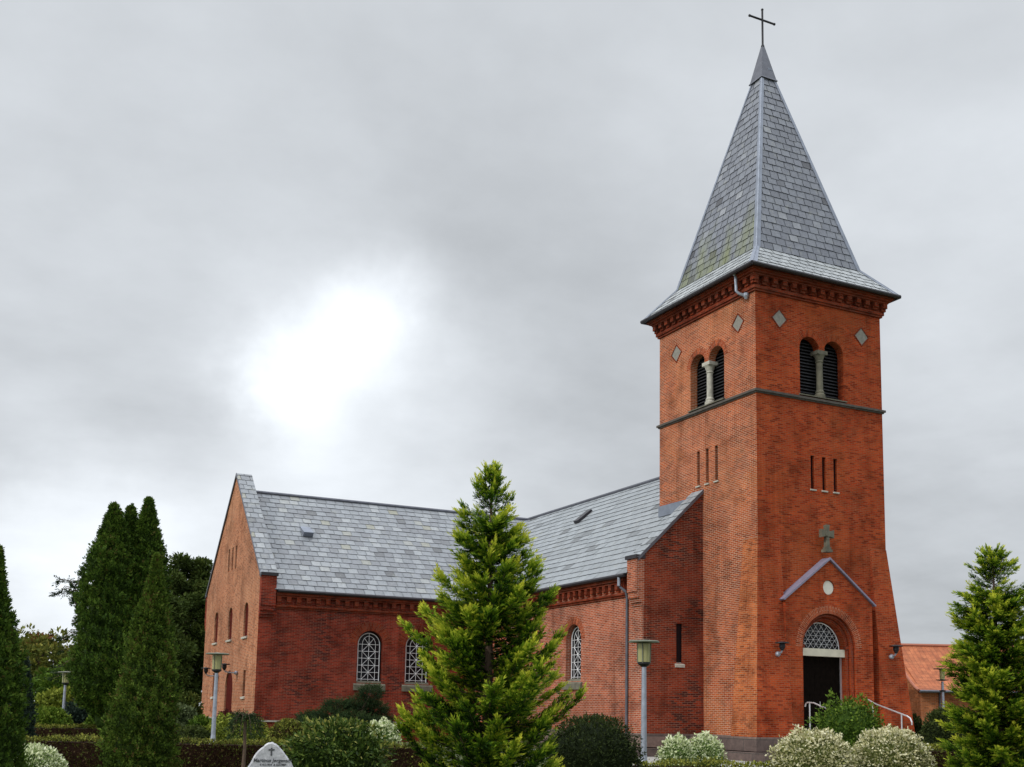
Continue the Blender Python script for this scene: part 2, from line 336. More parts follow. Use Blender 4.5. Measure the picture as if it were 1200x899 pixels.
def arch(cx, hw, z0, zs, n=14, rise=1.0):        # round-headed outline, counter-clockwise
    return [(cx-hw, z0), (cx+hw, z0)] + [(cx+hw*math.cos(PI*k/n), zs+hw*rise*math.sin(PI*k/n)) for k in range(n+1)]
def circ(cx, cz, r, n=20): return [(cx+r*math.cos(2*PI*k/n), cz+r*math.sin(2*PI*k/n)) for k in range(n)]
Zv = Vector((0, 0, 1))
class Plane:                                     # a vertical wall plane: point = O + U*u + Z*z, outward normal = U x Z
    def __init__(s, O, U): s.O = Vector(O); s.U = Vector(U); s.Nn = s.U.cross(Zv)
    def p(s, u, z, out=0): return s.O + s.U*u + Zv*z + s.Nn*out
def panel(mb, P, outer, holes=(), reveal=.25, out=0):
    loops = [outer] + list(holes); flatp = [q for l in loops for q in l]
    tris = tessellate_polygon([[Vector((a, b, 0)) for a, b in l] for l in loops])
    for t in tris:
        q = [flatp[i] for i in t]
        ar = (q[1][0]-q[0][0])*(q[2][1]-q[0][1])-(q[2][0]-q[0][0])*(q[1][1]-q[0][1])
        if abs(ar) < 1e-9: continue
        if ar < 0: q = q[::-1]
        mb.poly([P.p(a, b, out) for a, b in q], [(a, b) for a, b in q])
    for h in holes:
        s = 0.
        for i in range(len(h)):
            a, b = h[i], h[(i+1) % len(h)]; l = math.hypot(b[0]-a[0], b[1]-a[1])
            # reveal faces look into the opening
            if abs(b[0]-a[0]) < 1e-6: uv = [(0, a[1]), (0, b[1]), (reveal, b[1]), (reveal, a[1])]
            else: uv = [(0, s), (0, s+l), (reveal, s+l), (reveal, s)]
            mb.poly([P.p(*a, out), P.p(*b, out), P.p(*b, out-reveal), P.p(*a, out-reveal)], uv); s += l
def ring(mb, P, cx, cz, r0, r1, a0, a1, out, thick=0, n=20):    # a flat arch of bricks on edge
    rm = (r0+r1)/2
    pt = lambda r, a: (cx+r*math.cos(a), cz+r*math.sin(a))
    for k in range(n):
        a, b = a0+(a1-a0)*k/n, a0+(a1-a0)*(k+1)/n
        q = [pt(r0, a), pt(r1, a), pt(r1, b), pt(r0, b)]
        mb.poly([P.p(*c, out) for c in q], [(0.004, a*rm), (r1-r0, a*rm), (r1-r0, b*rm), (0.004, b*rm)])
        if thick: mb.poly([P.p(*pt(r1, a), out-thick), P.p(*pt(r1, b), out-thick), P.p(*pt(r1, b), out), P.p(*pt(r1, a), out)])
def solid(mb, P, outline, o0, o1):               # outline extruded between two offsets
    mb.prism(outline, P.O+P.Nn*o0, P.U, Zv, P.Nn*(o1-o0))

def slates(mb, O, E, S, poly, course=.41, w=.47, thick=.016, jit=.06, holes=(), tilt=1.):
    O, E, S = Vector(O), Vector(E).normalized(), Vector(S).normalized(); Nn = E.cross(S)
    if Nn.z < 0: Nn = -Nn
    smin, smax = min(p[1] for p in poly), max(p[1] for p in poly)
    def ext(s):
        xs = []
        for i in range(len(poly)):
            (a, b), (c, d) = poly[i], poly[(i+1) % len(poly)]
            if b == d:
                if abs(b-s) < 1e-6: xs += [a, c]
            elif min(b, d)-1e-9 <= s <= max(b, d)+1e-9: xs.append(a+(c-a)*(s-b)/(d-b))
        return (min(xs), max(xs)) if xs else None
    P = lambda e, s, h: O+E*e+S*s+Nn*h
    mb.poly([P(e, s, -.02) for e, s in poly], tone=.1)
    r = 0; s = smin
    while s < smax-.02:
        s1 = min(s+course*1.12, smax); x0, x1 = ext(s+1e-6), ext(min(s1, smax-1e-6))
        lo0, hi0 = x0; lo1, hi1 = x1
        e = math.floor((min(lo0, lo1))/w)*w - (w/2 if r % 2 else 0) - random.random()*jit
        while e < max(hi0, hi1):
            e1 = e+w*(1+random.uniform(-jit, jit)*1.5)
            a0, b0 = max(e, lo0), min(e1-.026, hi0); a1, b1 = max(e, lo1), min(e1-.026, hi1)
            if b0-a0 > .02 or b1-a1 > .02:
                if b0 <= a0: a0 = b0 = min(max(a0, lo0), hi0)
                if b1 <= a1: a1 = b1 = min(max(e, lo1), hi1)
                ds = random.uniform(-.012, .012) if random.random() > .02 else -.06
                th = (thick*1.5+random.uniform(-.004, .006))*tilt; tn = random.random()
                tl = random.uniform(-.004, .004)
                q = [P(a0, s+ds, th+tl), P(b0, s+ds, th-tl), P(b1, s1, .001), P(a1, s1, .001)]
                mb.poly(q, tone=tn); mb.poly([P(a0, s+ds, 0), P(b0, s+ds, 0), q[1], q[0]], tone=0)
            e = e1
        s += course; r += 1

# ------------------------------------------------------------------ the ground
m = MB(); S_ = 700
m.poly([(-S_, -S_, GZ-.01), (S_, -S_, GZ-.01), (S_, S_, GZ-.01), (-S_, S_, GZ-.01)]); tag(m.build('ground', 'ground_soil'), kind='structure')
m = MB(); m.poly([(-7.5, -7, GZ), (13, -7, GZ), (13, 3, GZ), (9.6, 3, GZ), (9.6, 17, GZ), (-4.2, 17, GZ), (-4.2, 2.2, GZ), (-7.5, 2.2, GZ)])
tag(m.build('gravel_path', 'gravel'), kind='structure')

# ------------------------------------------------------------------ the church
church = empty('church', (0, 0, GZ), 'red brick church with square tower, slate spire and slate roofs', 'church')
OFF = Vector(church.location)
def cpart(mb, name, mat, parent=None, **k):      # parts are modelled in world metres, then hung under the church
    for i, v in enumerate(mb.v): mb.v[i] = (v[0], v[1], v[2]-GZ)
    return mb.build(name, mat, parent or church, **k)
W_, D_ = 6.0, 6.18
ZB, ZT, ZSTR, ZEAVE = 1.0, 17.07, 13.27, 17.80
FR = Plane((0, 0, 0), (1, 0, 0)); LF = Plane((0, 0, 0), (0, -1, 0))       # u = x ; u = -y
BK = Plane((0, D_, 0), (-1, 0, 0)); RT = Plane((W_, 0, 0), (0, 1, 0))
def belfry_outline(c, hw, gap, z0, zs):          # twin arches over one sill
    r = (hw-gap/2)/2; pts = [(c-hw, z0), (c+hw, z0)]
    for cc in (c+gap/2+r, c-gap/2-r):
        pts += [(cc+r*math.cos(PI*k/12), zs+r*math.sin(PI*k/12)) for k in range(13)]
    return pts
fb = belfry_outline(3.07, 1.05, .20, 13.44, 15.20); lb = belfry_outline(-2.94, 1.08, .20, 13.44, 15.10)
dia = lambda c, z, h=.32, k=.33: [(c, z-k), (c+h, z), (c, z+k), (c-h, z)]
rect = lambda a, b, c, d: [(a, c), (b, c), (b, d), (a, d)]
f_slits = [rect(c-.085, c+.085, 9.94, 11.18) for c in (2.54, 3.08, 3.62)]
l_slits = [rect(-c-.085, -c+.085, 10.40, 11.73) for c in (3.52, 2.95, 2.37)]
m = MB()
panel(m, FR, rect(0, W_, ZB, ZT), [fb]+f_slits+[arch(2.85, 1.30, ZB+.02, 4.15)], .32)
for c in (1.10, 5.04): pass
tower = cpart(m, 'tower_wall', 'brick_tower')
m = MB()
panel(m, LF, rect(-D_, 0, ZB, ZT), [lb]+l_slits, .32)
panel(m, BK, rect(-W_, 0, ZB, ZT)); panel(m, RT, rect(0, D_, ZB, ZT))
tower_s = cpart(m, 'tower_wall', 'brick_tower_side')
# recessed diamonds of grey plaster with a brick rim
for P, cs in ((FR, ((1.10, 16.13), (5.04, 16.10))), (LF, ((-1.0, 16.07), (-4.97, 16.03)))):
    for c, z in cs:
        m = MB(); solid(m, P, dia(c, z), -.05, .004); o = cpart(m, 'diamond_panel', 'plaster', tower)
        m = MB()
        od, idm = dia(c, z, .38, .39), dia(c, z, .325, .335)
        for i in range(4):
            j = (i+1) % 4; solid(m, P, [od[i], od[j], idm[j], idm[i]], -.02, .022)
        cpart(m, 'diamond_rim', 'brick_trim', tower)
# belfry: sill, column with capital, louvres
for P, c, hw, z0, zs in ((FR, 3.07, 1.05, 13.44, 15.20), (LF, -2.94, 1.08, 13.44, 15.10)):
    m = MB(); ctr = P.p(c, 0, -.14)
    m.lathe([(.20, z0+.0), (.20, z0+.12), (.155, z0+.16), (.17, z0+.22), (.125, z0+.30), (.12, zs-.42), (.15, zs-.38), (.13, zs-.34), (.18, zs-.20), (.22, zs-.12)], ctr, 18)
    u0 = c-.23; solid(m, P, rect(c-.235, c+.235, zs-.12, zs+.02), -.36, .06)
    cpart(m, 'belfry_column', 'stone' if P is LF else 'mossy_stone', tower)
    m = MB(); k = 0; z = z0+.06
    while z < zs+.42:
        m.prism([(0, 0), (.12, -.10), (.12, -.085), (0, .015)], P.p(c-hw-.02, z+.08, -.42), -P.Nn*-1, Zv, P.U*(2*hw+.04)); z += .125
    cpart(m, 'louvre', 'louvre', tower)
    m = MB(); solid(m, P, rect(c-hw-.03, c+hw+.03, z0-.05, zs+.6), -.50, -.44); cpart(m, 'belfry_back', 'dark_void', tower)
    m = MB(); m.prism([(-.34, 0), (.10, -.06), (.10, -.10), (-.34, -.10)], P.p(c-hw-.06, z0+.04, 0), P.Nn, Zv, P.U*(2*hw+.12)); cpart(m, 'sill', 'mossy_stone', tower)
    r = (hw-.10)/2
    for cc in (c-.10-r, c+.10+r):
        m = MB(); ring(m, P, cc, zs, r, r+.25, 0, PI, .004 if cc < c else .009)
        cpart(m, 'arch_ring', 'brick_ring' if P is LF else 'brick_tower', tower)
for P, sl in ((FR, f_slits), (LF, l_slits)):
    for q in sl:
        a, b, z0, z1 = q[0][0], q[1][0], q[0][1], q[2][1]
        m = MB(); solid(m, P, rect(a-.02, b+.02, z0-.02, z1+.02), -.17, -.11); w = cpart(m, 'slit_window', 'dark_glass', tower)
        m = MB(); m.prism([(-.24, .05), (.05, -.02), (.05, -.07), (-.24, -.07)], P.p(a-.05, z0, 0), P.Nn, Zv, P.U*(b-a+.10)); cpart(m, 'sill', 'stone', tower)
# string course and cornice
def frame(mb, o, z0, z1, inner=.06):             # a band round the tower, o outside the wall face
    mb.hexa([(-o, -o, z0), (W_+o, -o, z0), (W_+o, D_+o, z0), (-o, D_+o, z0)], [(-o, -o, z1), (W_+o, -o, z1), (W_+o, D_+o, z1), (-o, D_+o, z1)])
m = MB()
for (o, za, zb_) in ((.05, 13.20, 13.25), (.10, 13.25, 13.33)): frame(m, o, za, zb_)
cpart(m, 'string_course', 'dark_stone', tower)
m = MB()
frame(m, .07, 17.00, 17.08); frame(m, .12, 17.08, 17.20); frame(m, .012, 17.20, 17.60)
frame(m, .24, 17.53, 17.60); frame(m, .32, 17.60, 17.68); frame(m, .40, 17.68, 17.75)
def dentils(mb, P, u0, u1, zlo, zhi, step=.42, w=.20, d=.22, base=.0):
    n = int((u1-u0)/step); st = (u1-u0)/n
    for k in range(n+1):
        c = u0+st*k
        solid(mb, P, rect(c-w/2, c+w/2, zlo+.10, zhi), base, d); solid(mb, P, rect(c-w/2+.003, c+w/2-.003, zlo, zlo+.10), base, d*.62)
dentils(m, FR, -.10, W_+.10, 17.24, 17.53); dentils(m, LF, -D_-.10, .10, 17.24, 17.53)
cpart(m, 'cornice', 'brick_trim', tower)
# flared corner piers of the tower front
t = .62
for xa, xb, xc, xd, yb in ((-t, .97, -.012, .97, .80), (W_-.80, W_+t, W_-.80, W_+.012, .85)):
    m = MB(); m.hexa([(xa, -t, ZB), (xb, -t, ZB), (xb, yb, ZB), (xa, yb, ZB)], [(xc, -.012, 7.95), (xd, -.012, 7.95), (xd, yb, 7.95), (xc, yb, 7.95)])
    o = cpart(m, 'corner_pier', 'brick_tower', tower); o.data.materials.append(MATS['brick_pier_lit'])
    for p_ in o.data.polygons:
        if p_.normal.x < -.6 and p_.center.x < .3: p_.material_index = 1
# gabled porch round the portal
pc, pe, pp, py0 = 2.90, 5.80, 7.30, -.36
PF = Plane((0, py0, 0), (1, 0, 0)); m = MB()
gab = [(.90, ZB), (4.90, ZB), (4.90, pe), (pc, pp), (.90, pe)]
ac, az = 2.85, 4.15
panel(m, PF, gab, [arch(ac, 1.22, ZB+.01, az, 20), circ(2.88, 6.31, .27)], .13)
for a, b in (((.90, pe), (pc, pp)), ((pc, pp), (4.90, pe))):
    m.poly([PF.p(*a), PF.p(*a, py0), PF.p(*b, py0), PF.p(*b)])
m.poly([PF.p(.90, ZB), PF.p(.90, pe), PF.p(.90, pe, py0), PF.p(.90, ZB, py0)]); m.poly([PF.p(4.90, ZB), PF.p(4.90, ZB, py0), PF.p(4.90, pe, py0), PF.p(4.90, pe)])
def order(mb, P, r0, r1, out, depth):            # a stepped order of the portal: annulus plus its reveal
    o_, i_ = arch(ac, r1, ZB+.01, az, 20), arch(ac, r0, ZB+.01, az, 20)
    for i in range(1, len(o_)):
        j = (i+1) % len(o_); mb.poly([P.p(*o_[i], out), P.p(*o_[j], out), P.p(*i_[j], out), P.p(*i_[i], out)])
    s = 0
    for i in range(1, len(i_)):
        j = (i+1) % len(i_); l = math.hypot(i_[j][0]-i_[i][0], i_[j][1]-i_[i][1])
        vert = abs(i_[j][0]-i_[i][0]) < 1e-6
        uv = [(0, i_[i][1]), (0, i_[j][1]), (depth, i_[j][1]), (depth, i_[i][1])] if vert else [(0, s), (0, s+l), (depth, s+l), (depth, s)]
        mb.poly([P.p(*i_[i], out), P.p(*i_[j], out), P.p(*i_[j], out-depth), P.p(*i_[i], out-depth)], uv); s += l
order(m, PF, 1.10, 1.22, -.13, .13); order(m, PF, .985, 1.10, -.26, .60)
porch = cpart(m, 'porch', 'brick_tower')
m = MB()
for rr, oo, tr in ((1.16, -.13, .045), (1.045, -.26, .04)):
    m.tube([PF.p(ac+rr*math.cos(PI*k/24), az+rr*math.sin(PI*k/24), oo+.01) for k in range(25)], tr, 8)
    for sx in (-1, 1): m.tube([PF.p(ac+sx*rr, ZB+.05, oo+.01), PF.p(ac+sx*rr, az, oo+.01)], tr, 8)
cpart(m, 'roll_moulding', 'brick_trim', porch)
m = MB(); ring(m, PF, ac, az, 1.225, 1.52, 0, PI, .004, n=28); cpart(m, 'arch_ring', 'brick_ring', porch)
for sx in (-1, 1): m = MB(); solid(m, PF, rect(ac+sx*1.05-.10, ac+sx*1.05+.10, az-.02, az+.10), -.34, -.20); cpart(m, 'impost', 'brick_trim', porch)
m = MB()                                          # zinc coping along the gable
for a, b in (((.80, pe-.06), (pc, pp+.02)), ((5.00, pe-.06), (pc, pp+.02))):
    dx, dz = b[0]-a[0], b[1]-a[1]; l = math.hypot(dx, dz); nx, nz = (-dz/l, dx/l) if dx > 0 else (dz/l, -dx/l)
    m.prism([a, b, (b[0], b[1]+.075), (a[0]-.04*(1 if dx > 0 else -1), a[1]+.045)], PF.p(0, 0, .09), PF.U, Zv, -PF.Nn*.52)
cpart(m, 'coping', 'lilac_coping', porch)
m = MB(); m.prism(circ(2.88, 6.31, .25), PF.p(0, 0, -.05), PF.U, Zv, -PF.Nn*.06); cpart(m, 'medallion', 'white_stone', porch)
m = MB(); q = 8.28
solid(m, PF, rect(2.75, 3.05, 7.60, 7.70), .05, -.22); solid(m, PF, rect(2.79, 3.01, 7.70, 7.78), .02, -.18)
solid(m, PF, [(2.82, 7.78), (2.98, 7.78), (2.96, 8.18), (3.05, 8.16), (3.19, 8.13), (3.19, 8.42), (3.05, 8.39), (2.96, 8.37), (2.99, 8.60), (2.81, 8.60), (2.84, 8.37), (2.75, 8.39), (2.61, 8.42), (2.61, 8.13), (2.75, 8.16), (2.84, 8.18)], -.01, -.16)
m.prism(circ(2.90, 8.275, .12), PF.p(0, 0, .015), PF.U, Zv, -PF.Nn*.03)
cpart(m, 'stone_cross', 'mossy_stone', porch)
# portal door, lintel, fanlight
m = MB(); DY = -.36-.26-.30                       # unused depth guide
DP = Plane((0, .16, 0), (1, 0, 0))
for k in range(8):
    a = ac-.98+k*.245; solid(m, DP, rect(a, a+.237, ZB+.05, 3.86), -.06, 0)
for zz in (1.5, 2.5, 3.5): solid(m, DP, rect(ac-.97, ac+.97, zz, zz+.10), -.02, .012)
door = cpart(m, 'portal_door', 'dark_door', church)
m = MB(); solid(m, DP, rect(ac+.90, ac+.975, ZB+.05, 3.86), .02, .05); cpart(m, 'door_edge', 'steel', door)
m = MB(); m.tube([DP.p(ac-.08, 2.0, .07), DP.p(ac-.08, 2.25, .07)], .018, 6); cpart(m, 'handle', 'steel', door)
m = MB(); solid(m, DP, rect(ac-.984, ac+.984, 3.86, 4.13), -.10, .22); cpart(m, 'lintel', 'lintel_stone', church)
m = MB(); solid(m, DP, arch(ac, .98, 4.13, 4.15), -.10, -.06); fan = cpart(m, 'fanlight', 'dark_glass', church)
m = MB(); rr = .93
m.tube([DP.p(ac+rr*math.cos(PI*k/20), 4.15+rr*math.sin(PI*k/20), -.03) for k in range(21)], .022, 6)
for i in range(-7, 8):
    for sg in (1, -1):
        pts = []
        for k in range(41):
            zz = k*.025; xx = i*.25+sg*zz*.80
            if xx*xx+zz*zz < rr*rr: pts.append((xx, zz))
        if len(pts) > 1: m.tube([DP.p(ac+pts[0][0], 4.15+pts[0][1], -.035), DP.p(ac+pts[-1][0], 4.15+pts[-1][1], -.035)], .0075, 4)
for zz in (.155, .31, .46, .62): h = math.sqrt(rr*rr-zz*zz); m.tube([DP.p(ac-h, 4.15+zz, -.04), DP.p(ac+h, 4.15+zz, -.04)], .0055, 4)
cpart(m, 'lattice', 'white_paint', fan)

# spire
EO = .52; BR, BZ = .49, 18.97; CR, CZ = 2.68, 27.56
def sq(o, z, top=False):
    return [V3(o, o if not top else D_/2-(W_/2-o), z), V3(W_-o, o if not top else D_/2-(W_/2-o), z), V3(W_-o, D_-o if not top else D_/2+(W_/2-o), z), V3(o, D_-o if not top else D_/2+(W_/2-o), z)]
e0, e1, e2 = sq(-EO, ZEAVE), sq(BR, BZ), sq(CR, CZ, True)
m = MB()
for A, B, cs, ww in ((e1, e2, .325, .42), (e0, e1, .30, .42)):
    if A is e0: spire = cpart(m, 'spire', 'slate_spire'); m = MB()
    for i in range(4):
        j = (i+1) % 4; p, q, r, s_ = A[i], A[j], B[j], B[i]
        E_ = (q-p).normalized(); mid = (s_-p)-E_*(s_-p).dot(E_); S2 = mid.normalized()
        c2 = lambda x: ((x-p).dot(E_), (x-p).dot(S2))
        slates(m, p, E_, S2, [c2(p), c2(q), c2(r), c2(s_)], cs, ww, .014, .05)
cpart(m, 'spire_skirt', 'slate_skirt_lit', spire)
m = MB()
for A, B, wd in ((e0, e1, .18), (e1, e2, .15)):
    for i in range(4):
        p, s_ = A[i], B[i]; d = (s_-p).normalized()
        for g in (-1, 1):
            q = A[(i+g) % 4]; E_ = (q-p).normalized(); sd_ = (E_-d*E_.dot(d)).normalized(); nn = d.cross(sd_)
            if nn.z < 0: nn = -nn
            k = nn*.035
            m.poly([p+k, p+sd_*wd+k, s_+sd_*wd*.55+k, s_+k]); m.poly([p+sd_*wd+k, p+sd_*wd, s_+sd_*wd*.55, s_+sd_*wd*.55+k])
        m.tube([p+Zv*.03, s_+Zv*.03], .035, 6)
cpart(m, 'hip_flashing', 'zinc', spire)
m = MB()
c0 = sq(CR-.10, CZ-.08, True); c1 = sq(CR+.03, CZ+.14, True); c2_ = sq(W_/2-.05, 29.12, True)
m.hexa(c0, sq(CR-.08, CZ-.02, True)); m.hexa(sq(CR-.06, CZ-.02, True), c2_)
cpart(m, 'spire_cap', 'zinc_dark', spire)
m = MB(); o = W_/2; m.box(o+.02, o+.22, D_/2-.30, D_/2-.20, 27.95, 28.02); cpart(m, 'vent', 'zinc', spire)
m = MB()
m.tube([(3, D_/2, 29.0), (3, D_/2, 30.74)], .042, 8); m.tube([(2.36, D_/2, 30.30), (3.60, D_/2, 30.30)], .042, 8); m.lathe([(.05, 29.05), (.075, 29.12), (.05, 29.2)], (3, D_/2, 0), 10)
for p_ in ((3, D_/2, 30.76), (2.34, D_/2, 30.30), (3.62, D_/2, 30.30)): m.lathe([(.03, -.05), (.055, -.02), (.055, .02), (.03, .05)], p_, 8)
cpart(m, 'spire_cross', 'dark_iron', spire)
m = MB(); g0, g1 = sq(-EO-.03, ZEAVE-.06), sq(-EO-.05, ZEAVE+.035)
for i in range(4):
    j = (i+1) % 4; m.tube([sq(-EO-.02, ZEAVE-.02)[i], sq(-EO-.02, ZEAVE-.02)[j]], .075, 8)
m.poly(sq(-EO, ZEAVE-.05)[::-1])
cpart(m, 'gutter', 'gutter', spire)
m = MB(); m.tube([(-EO+.06, .66, 17.78), (-.36, .66, 17.70), (-.36, .62, 17.12), (-.30, .56, 17.02), (-.08, .40, 16.90)], .055, 8)
m.lathe([(.05, -.1), (.10, .02), (.10, .12)], (-.10, .38, 16.88), 10); cpart(m, 'rain_spout', 'galvanised', spire)

# nave: x -2.65..8.65, end wall at y 3.24; transept: x -13.17..19.17, y 18.02..29.78
NX0, NX1, NY0 = -2.65, 8.65, 3.24
TX0, TX1, TY0, TY1 = -13.17, 19.17, 18.02, 29.78
ZE, ZR, ZW = 6.85, 12.25, 6.95
NE = Plane((0, NY0, 0), (1, 0, 0)); NL = Plane((NX0, 0, 0), (0, -1, 0)); NR = Plane((NX1, 0, 0), (0, 1, 0))
TS = Plane((0, TY0, 0), (1, 0, 0)); TG = Plane((TX0, 0, 0), (0, -1, 0)); TN = Plane((0, TY1, 0), (-1, 0, 0)); TE = Plane((TX1, 0, 0), (0, 1, 0))
m = MB()
panel(m, NE, [(NX0, ZB), (NX1, ZB), (NX1, 7.42), (3, 13.02), (NX0, 7.42)], [rect(-1.22, -.94, 3.58, 5.03)], .30)
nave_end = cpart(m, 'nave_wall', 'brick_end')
m = MB(); nwin = (-8.42, .62, 2.95, 4.62)
panel(m, NR, rect(NY0, TY0, ZB, ZW)); cpart(m, 'nave_wall', 'brick_nave'); m = MB()
panel(m, NL, rect(-TY0, -NY0, ZB, ZW), [arch(*nwin)], .30)
# clasping strip at the end of the side wall
solid(m, NL, rect(-4.30, -NY0-.003, ZB, 6.0), -.05, .05)
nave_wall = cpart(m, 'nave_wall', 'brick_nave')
m = MB(); ring(m, NL, nwin[0], nwin[3], nwin[1], nwin[1]+.30, 0, PI, .004, n=24); cpart(m, 'arch_ring', 'brick_ring', nave_wall)
twins = [(-7.95, .62, 2.85, 4.62), (-5.60, .62, 2.85, 4.62)]
m = MB()
panel(m, TS, rect(TX0, NX0, ZB+.1, ZW), [arch(*w) for w in twins], .30)
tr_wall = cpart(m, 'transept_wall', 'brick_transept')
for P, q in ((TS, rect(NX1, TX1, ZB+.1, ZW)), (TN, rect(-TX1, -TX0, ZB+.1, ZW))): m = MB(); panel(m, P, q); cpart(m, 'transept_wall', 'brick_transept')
for w in twins: m = MB(); ring(m, TS, w[0], w[3], w[1]+.0, w[1]+.42, 0, PI, .004, n=24); cpart(m, 'arch_ring', 'brick_trim', tr_wall)
m = MB(); gm = -23.9
lanc = [arch(-c, .42, 4.87, 6.02) for c in (27.05, 23.75, 20.45)]
low = [rect(-c-.22, -c+.22, 2.12, 3.32) for c in (26.93, 20.18)]; up = [rect(-c-.16, -c+.16, 8.30, 9.42) for c in (24.78, 23.97, 23.20)]
gdoor = arch(-23.35, .82, ZB+.12, 2.55)
panel(m, TG, [(-TY1, ZB+.1), (-TY0, ZB+.1), (-TY0, 7.36), (gm, 13.0), (-TY1, 7.36)], lanc+low+up+[gdoor], .10)
gab_w = cpart(m, 'gable_wall', 'brick_gable')
m = MB(); panel(m, TE, [(TY0, ZB+.1), (TY1, ZB+.1), (TY1, 7.36), (23.9, 13.0), (TY0, 7.36)]); cpart(m, 'gable_wall', 'brick_gable')
for q in lanc+low+up:
    a, b = q[0][0], q[1][0]; z0, z1 = q[0][1], max(c[1] for c in q)
    m = MB(); solid(m, TG, rect(a-.02, b+.02, z0-.02, z1+.02), -.15, -.08); w = cpart(m, 'narrow_window', 'red_door', gab_w)
    m = MB(); m.prism([(-.20, .06), (.08, -.02), (.08, -.10), (-.20, -.10)], TG.p(a-.08, z0, 0), TG.Nn, Zv, TG.U*(b-a+.16))
    if q not in up: cpart(m, 'sill', 'stone', gab_w)
m = MB(); solid(m, TG, rect(gdoor[0][0]-.02, gdoor[1][0]+.02, ZB+.1, 3.4), -.17, -.09)
for k in range(6): solid(m, TG, rect(gdoor[0][0]+k*.275+.01, gdoor[0][0]+k*.275+.265, ZB+.14, 3.36), -.09, -.075)
cpart(m, 'side_door', 'red_door', church)
# slit window of the nave end
m = MB(); solid(m, NE, rect(-1.24, -.92, 3.55, 5.06), -.15, -.09); w = cpart(m, 'slit_window', 'dark_glass', nave_end)
m = MB(); m.prism([(-.24, .10), (.06, -.06), (.06, -.16), (-.24, -.16)], NE.p(-1.28, 3.58, 0), NE.Nn, Zv, NE.U*.40); cpart(m, 'sill', 'stone', nave_end)

def church_window(P, c, hw, z0, zs, parent):
    m = MB(); b = -.22; r = .012; zb = lambda z: z
    a = hw-.10; zt = zs
    def bar(p, q, rr=r): m.tube([P.p(c+p[0], p[1], b), P.p(c+q[0], q[1], b)], rr, 5, smooth=False)
    outer = [(-a, z0+.05), (a, z0+.05)] + [(a*math.cos(PI*k/14), zt+a*math.sin(PI*k/14)) for k in range(15)]
    for i in range(len(outer)): bar(outer[i], outer[(i+1) % len(outer)], .022)
    i_ = a-.20; cell = (zt-z0-.05)/5.0
    zz = [z0+.05+cell*.35+cell*.93*k for k in range(6)]
    bar((0, z0+.05), (0, zt+a))
    for sx in (-1, 1): bar((sx*i_, z0+.05), (sx*i_, zz[5]))
    for k in range(9): t0, t1 = PI*k/9, PI*(k+1)/9; bar((i_*math.cos(t0), zz[5]+i_*math.sin(t0)*1.2), (i_*math.cos(t1), zz[5]+i_*math.sin(t1)*1.2))
    for z in zz: bar((-a, z), (a, z))
    for k in (1, 3, 5):
        for sx in (-1, 1):
            bar((0, zz[k]), (sx*i_, zz[k-1]))
            if k < 5: bar((0, zz[k]), (sx*i_, zz[k+1]))
            else: bar((0, zz[k]), (sx*i_*.75, zz[k]+cell*.85))
        m.prism(circ(c, zz[k], .042, 8), P.p(0, 0, b+.012), P.U, Zv, P.Nn*.014)
    w = cpart(m, 'window', 'white_paint', church)
    m = MB(); solid(m, P, arch(c, hw+.01, z0-.01, zs), b-.08, b-.035); cpart(m, 'pane', 'dark_glass', w)
    m = MB(); m.prism([(-.20, .10), (.10, -.10), (.10, -.34), (-.20, -.34)], P.p(c-hw-.14, z0, 0), P.Nn, Zv, P.U*(2*hw+.28)); cpart(m, 'sill', 'mossy_stone', w)
for w in twins: church_window(TS, *w, None)
church_window(NL, *nwin, None)

# wall heads: corbelled cornices of nave and transept
def wall_cornice(P, u0, u1, parent, ztop=6.82, dt=.45):
    m = MB()
    solid(m, P, rect(u0, u1, 6.02, 6.10), 0, .06); solid(m, P, rect(u0+.002, u1-.002, 6.10, 6.20), 0, .12)
    solid(m, P, rect(u0+.002, u1-.002, 6.54, 6.62), 0, .17); solid(m, P, rect(u0, u1, 6.62, 6.78), 0, .24)
    dentils(m, P, u0+.12, u1-.12, 6.22, 6.54, dt, .20, .17)
    cpart(m, 'cornice', 'brick_trim', parent)
wall_cornice(NL, -TY0+.1, -4.32, nave_wall); wall_cornice(TS, TX0+.72, NX0-.1, tr_wall)
# gutters and downpipes
m = MB(); m.tube([(-2.98, 4.0, 6.80), (-2.98, 17.75, 6.80)], .08, 8); cpart(m, 'gutter', 'gutter', church); m = MB(); m.tube([(TX0+.72, 17.70, 6.80), (-2.98, 17.70, 6.80)], .08, 8); cpart(m, 'gutter', 'gutter', church)
m = MB(); m.tube([(-2.98, 4.42, 6.80), (-2.98, 4.42, 6.50), (-2.93, 4.42, 6.38), (-2.80, 4.22, 6.20), (-2.76, 4.20, 6.0), (-2.76, 4.20, .3)], .05, 8); cpart(m, 'downpipe', 'zinc_dark', church)
m = MB(); m.tube([(-2.98, 4.42, 6.86), (-2.98, 4.42, 6.42)], .062, 8); cpart(m, 'downpipe_head', 'galvanised', church)
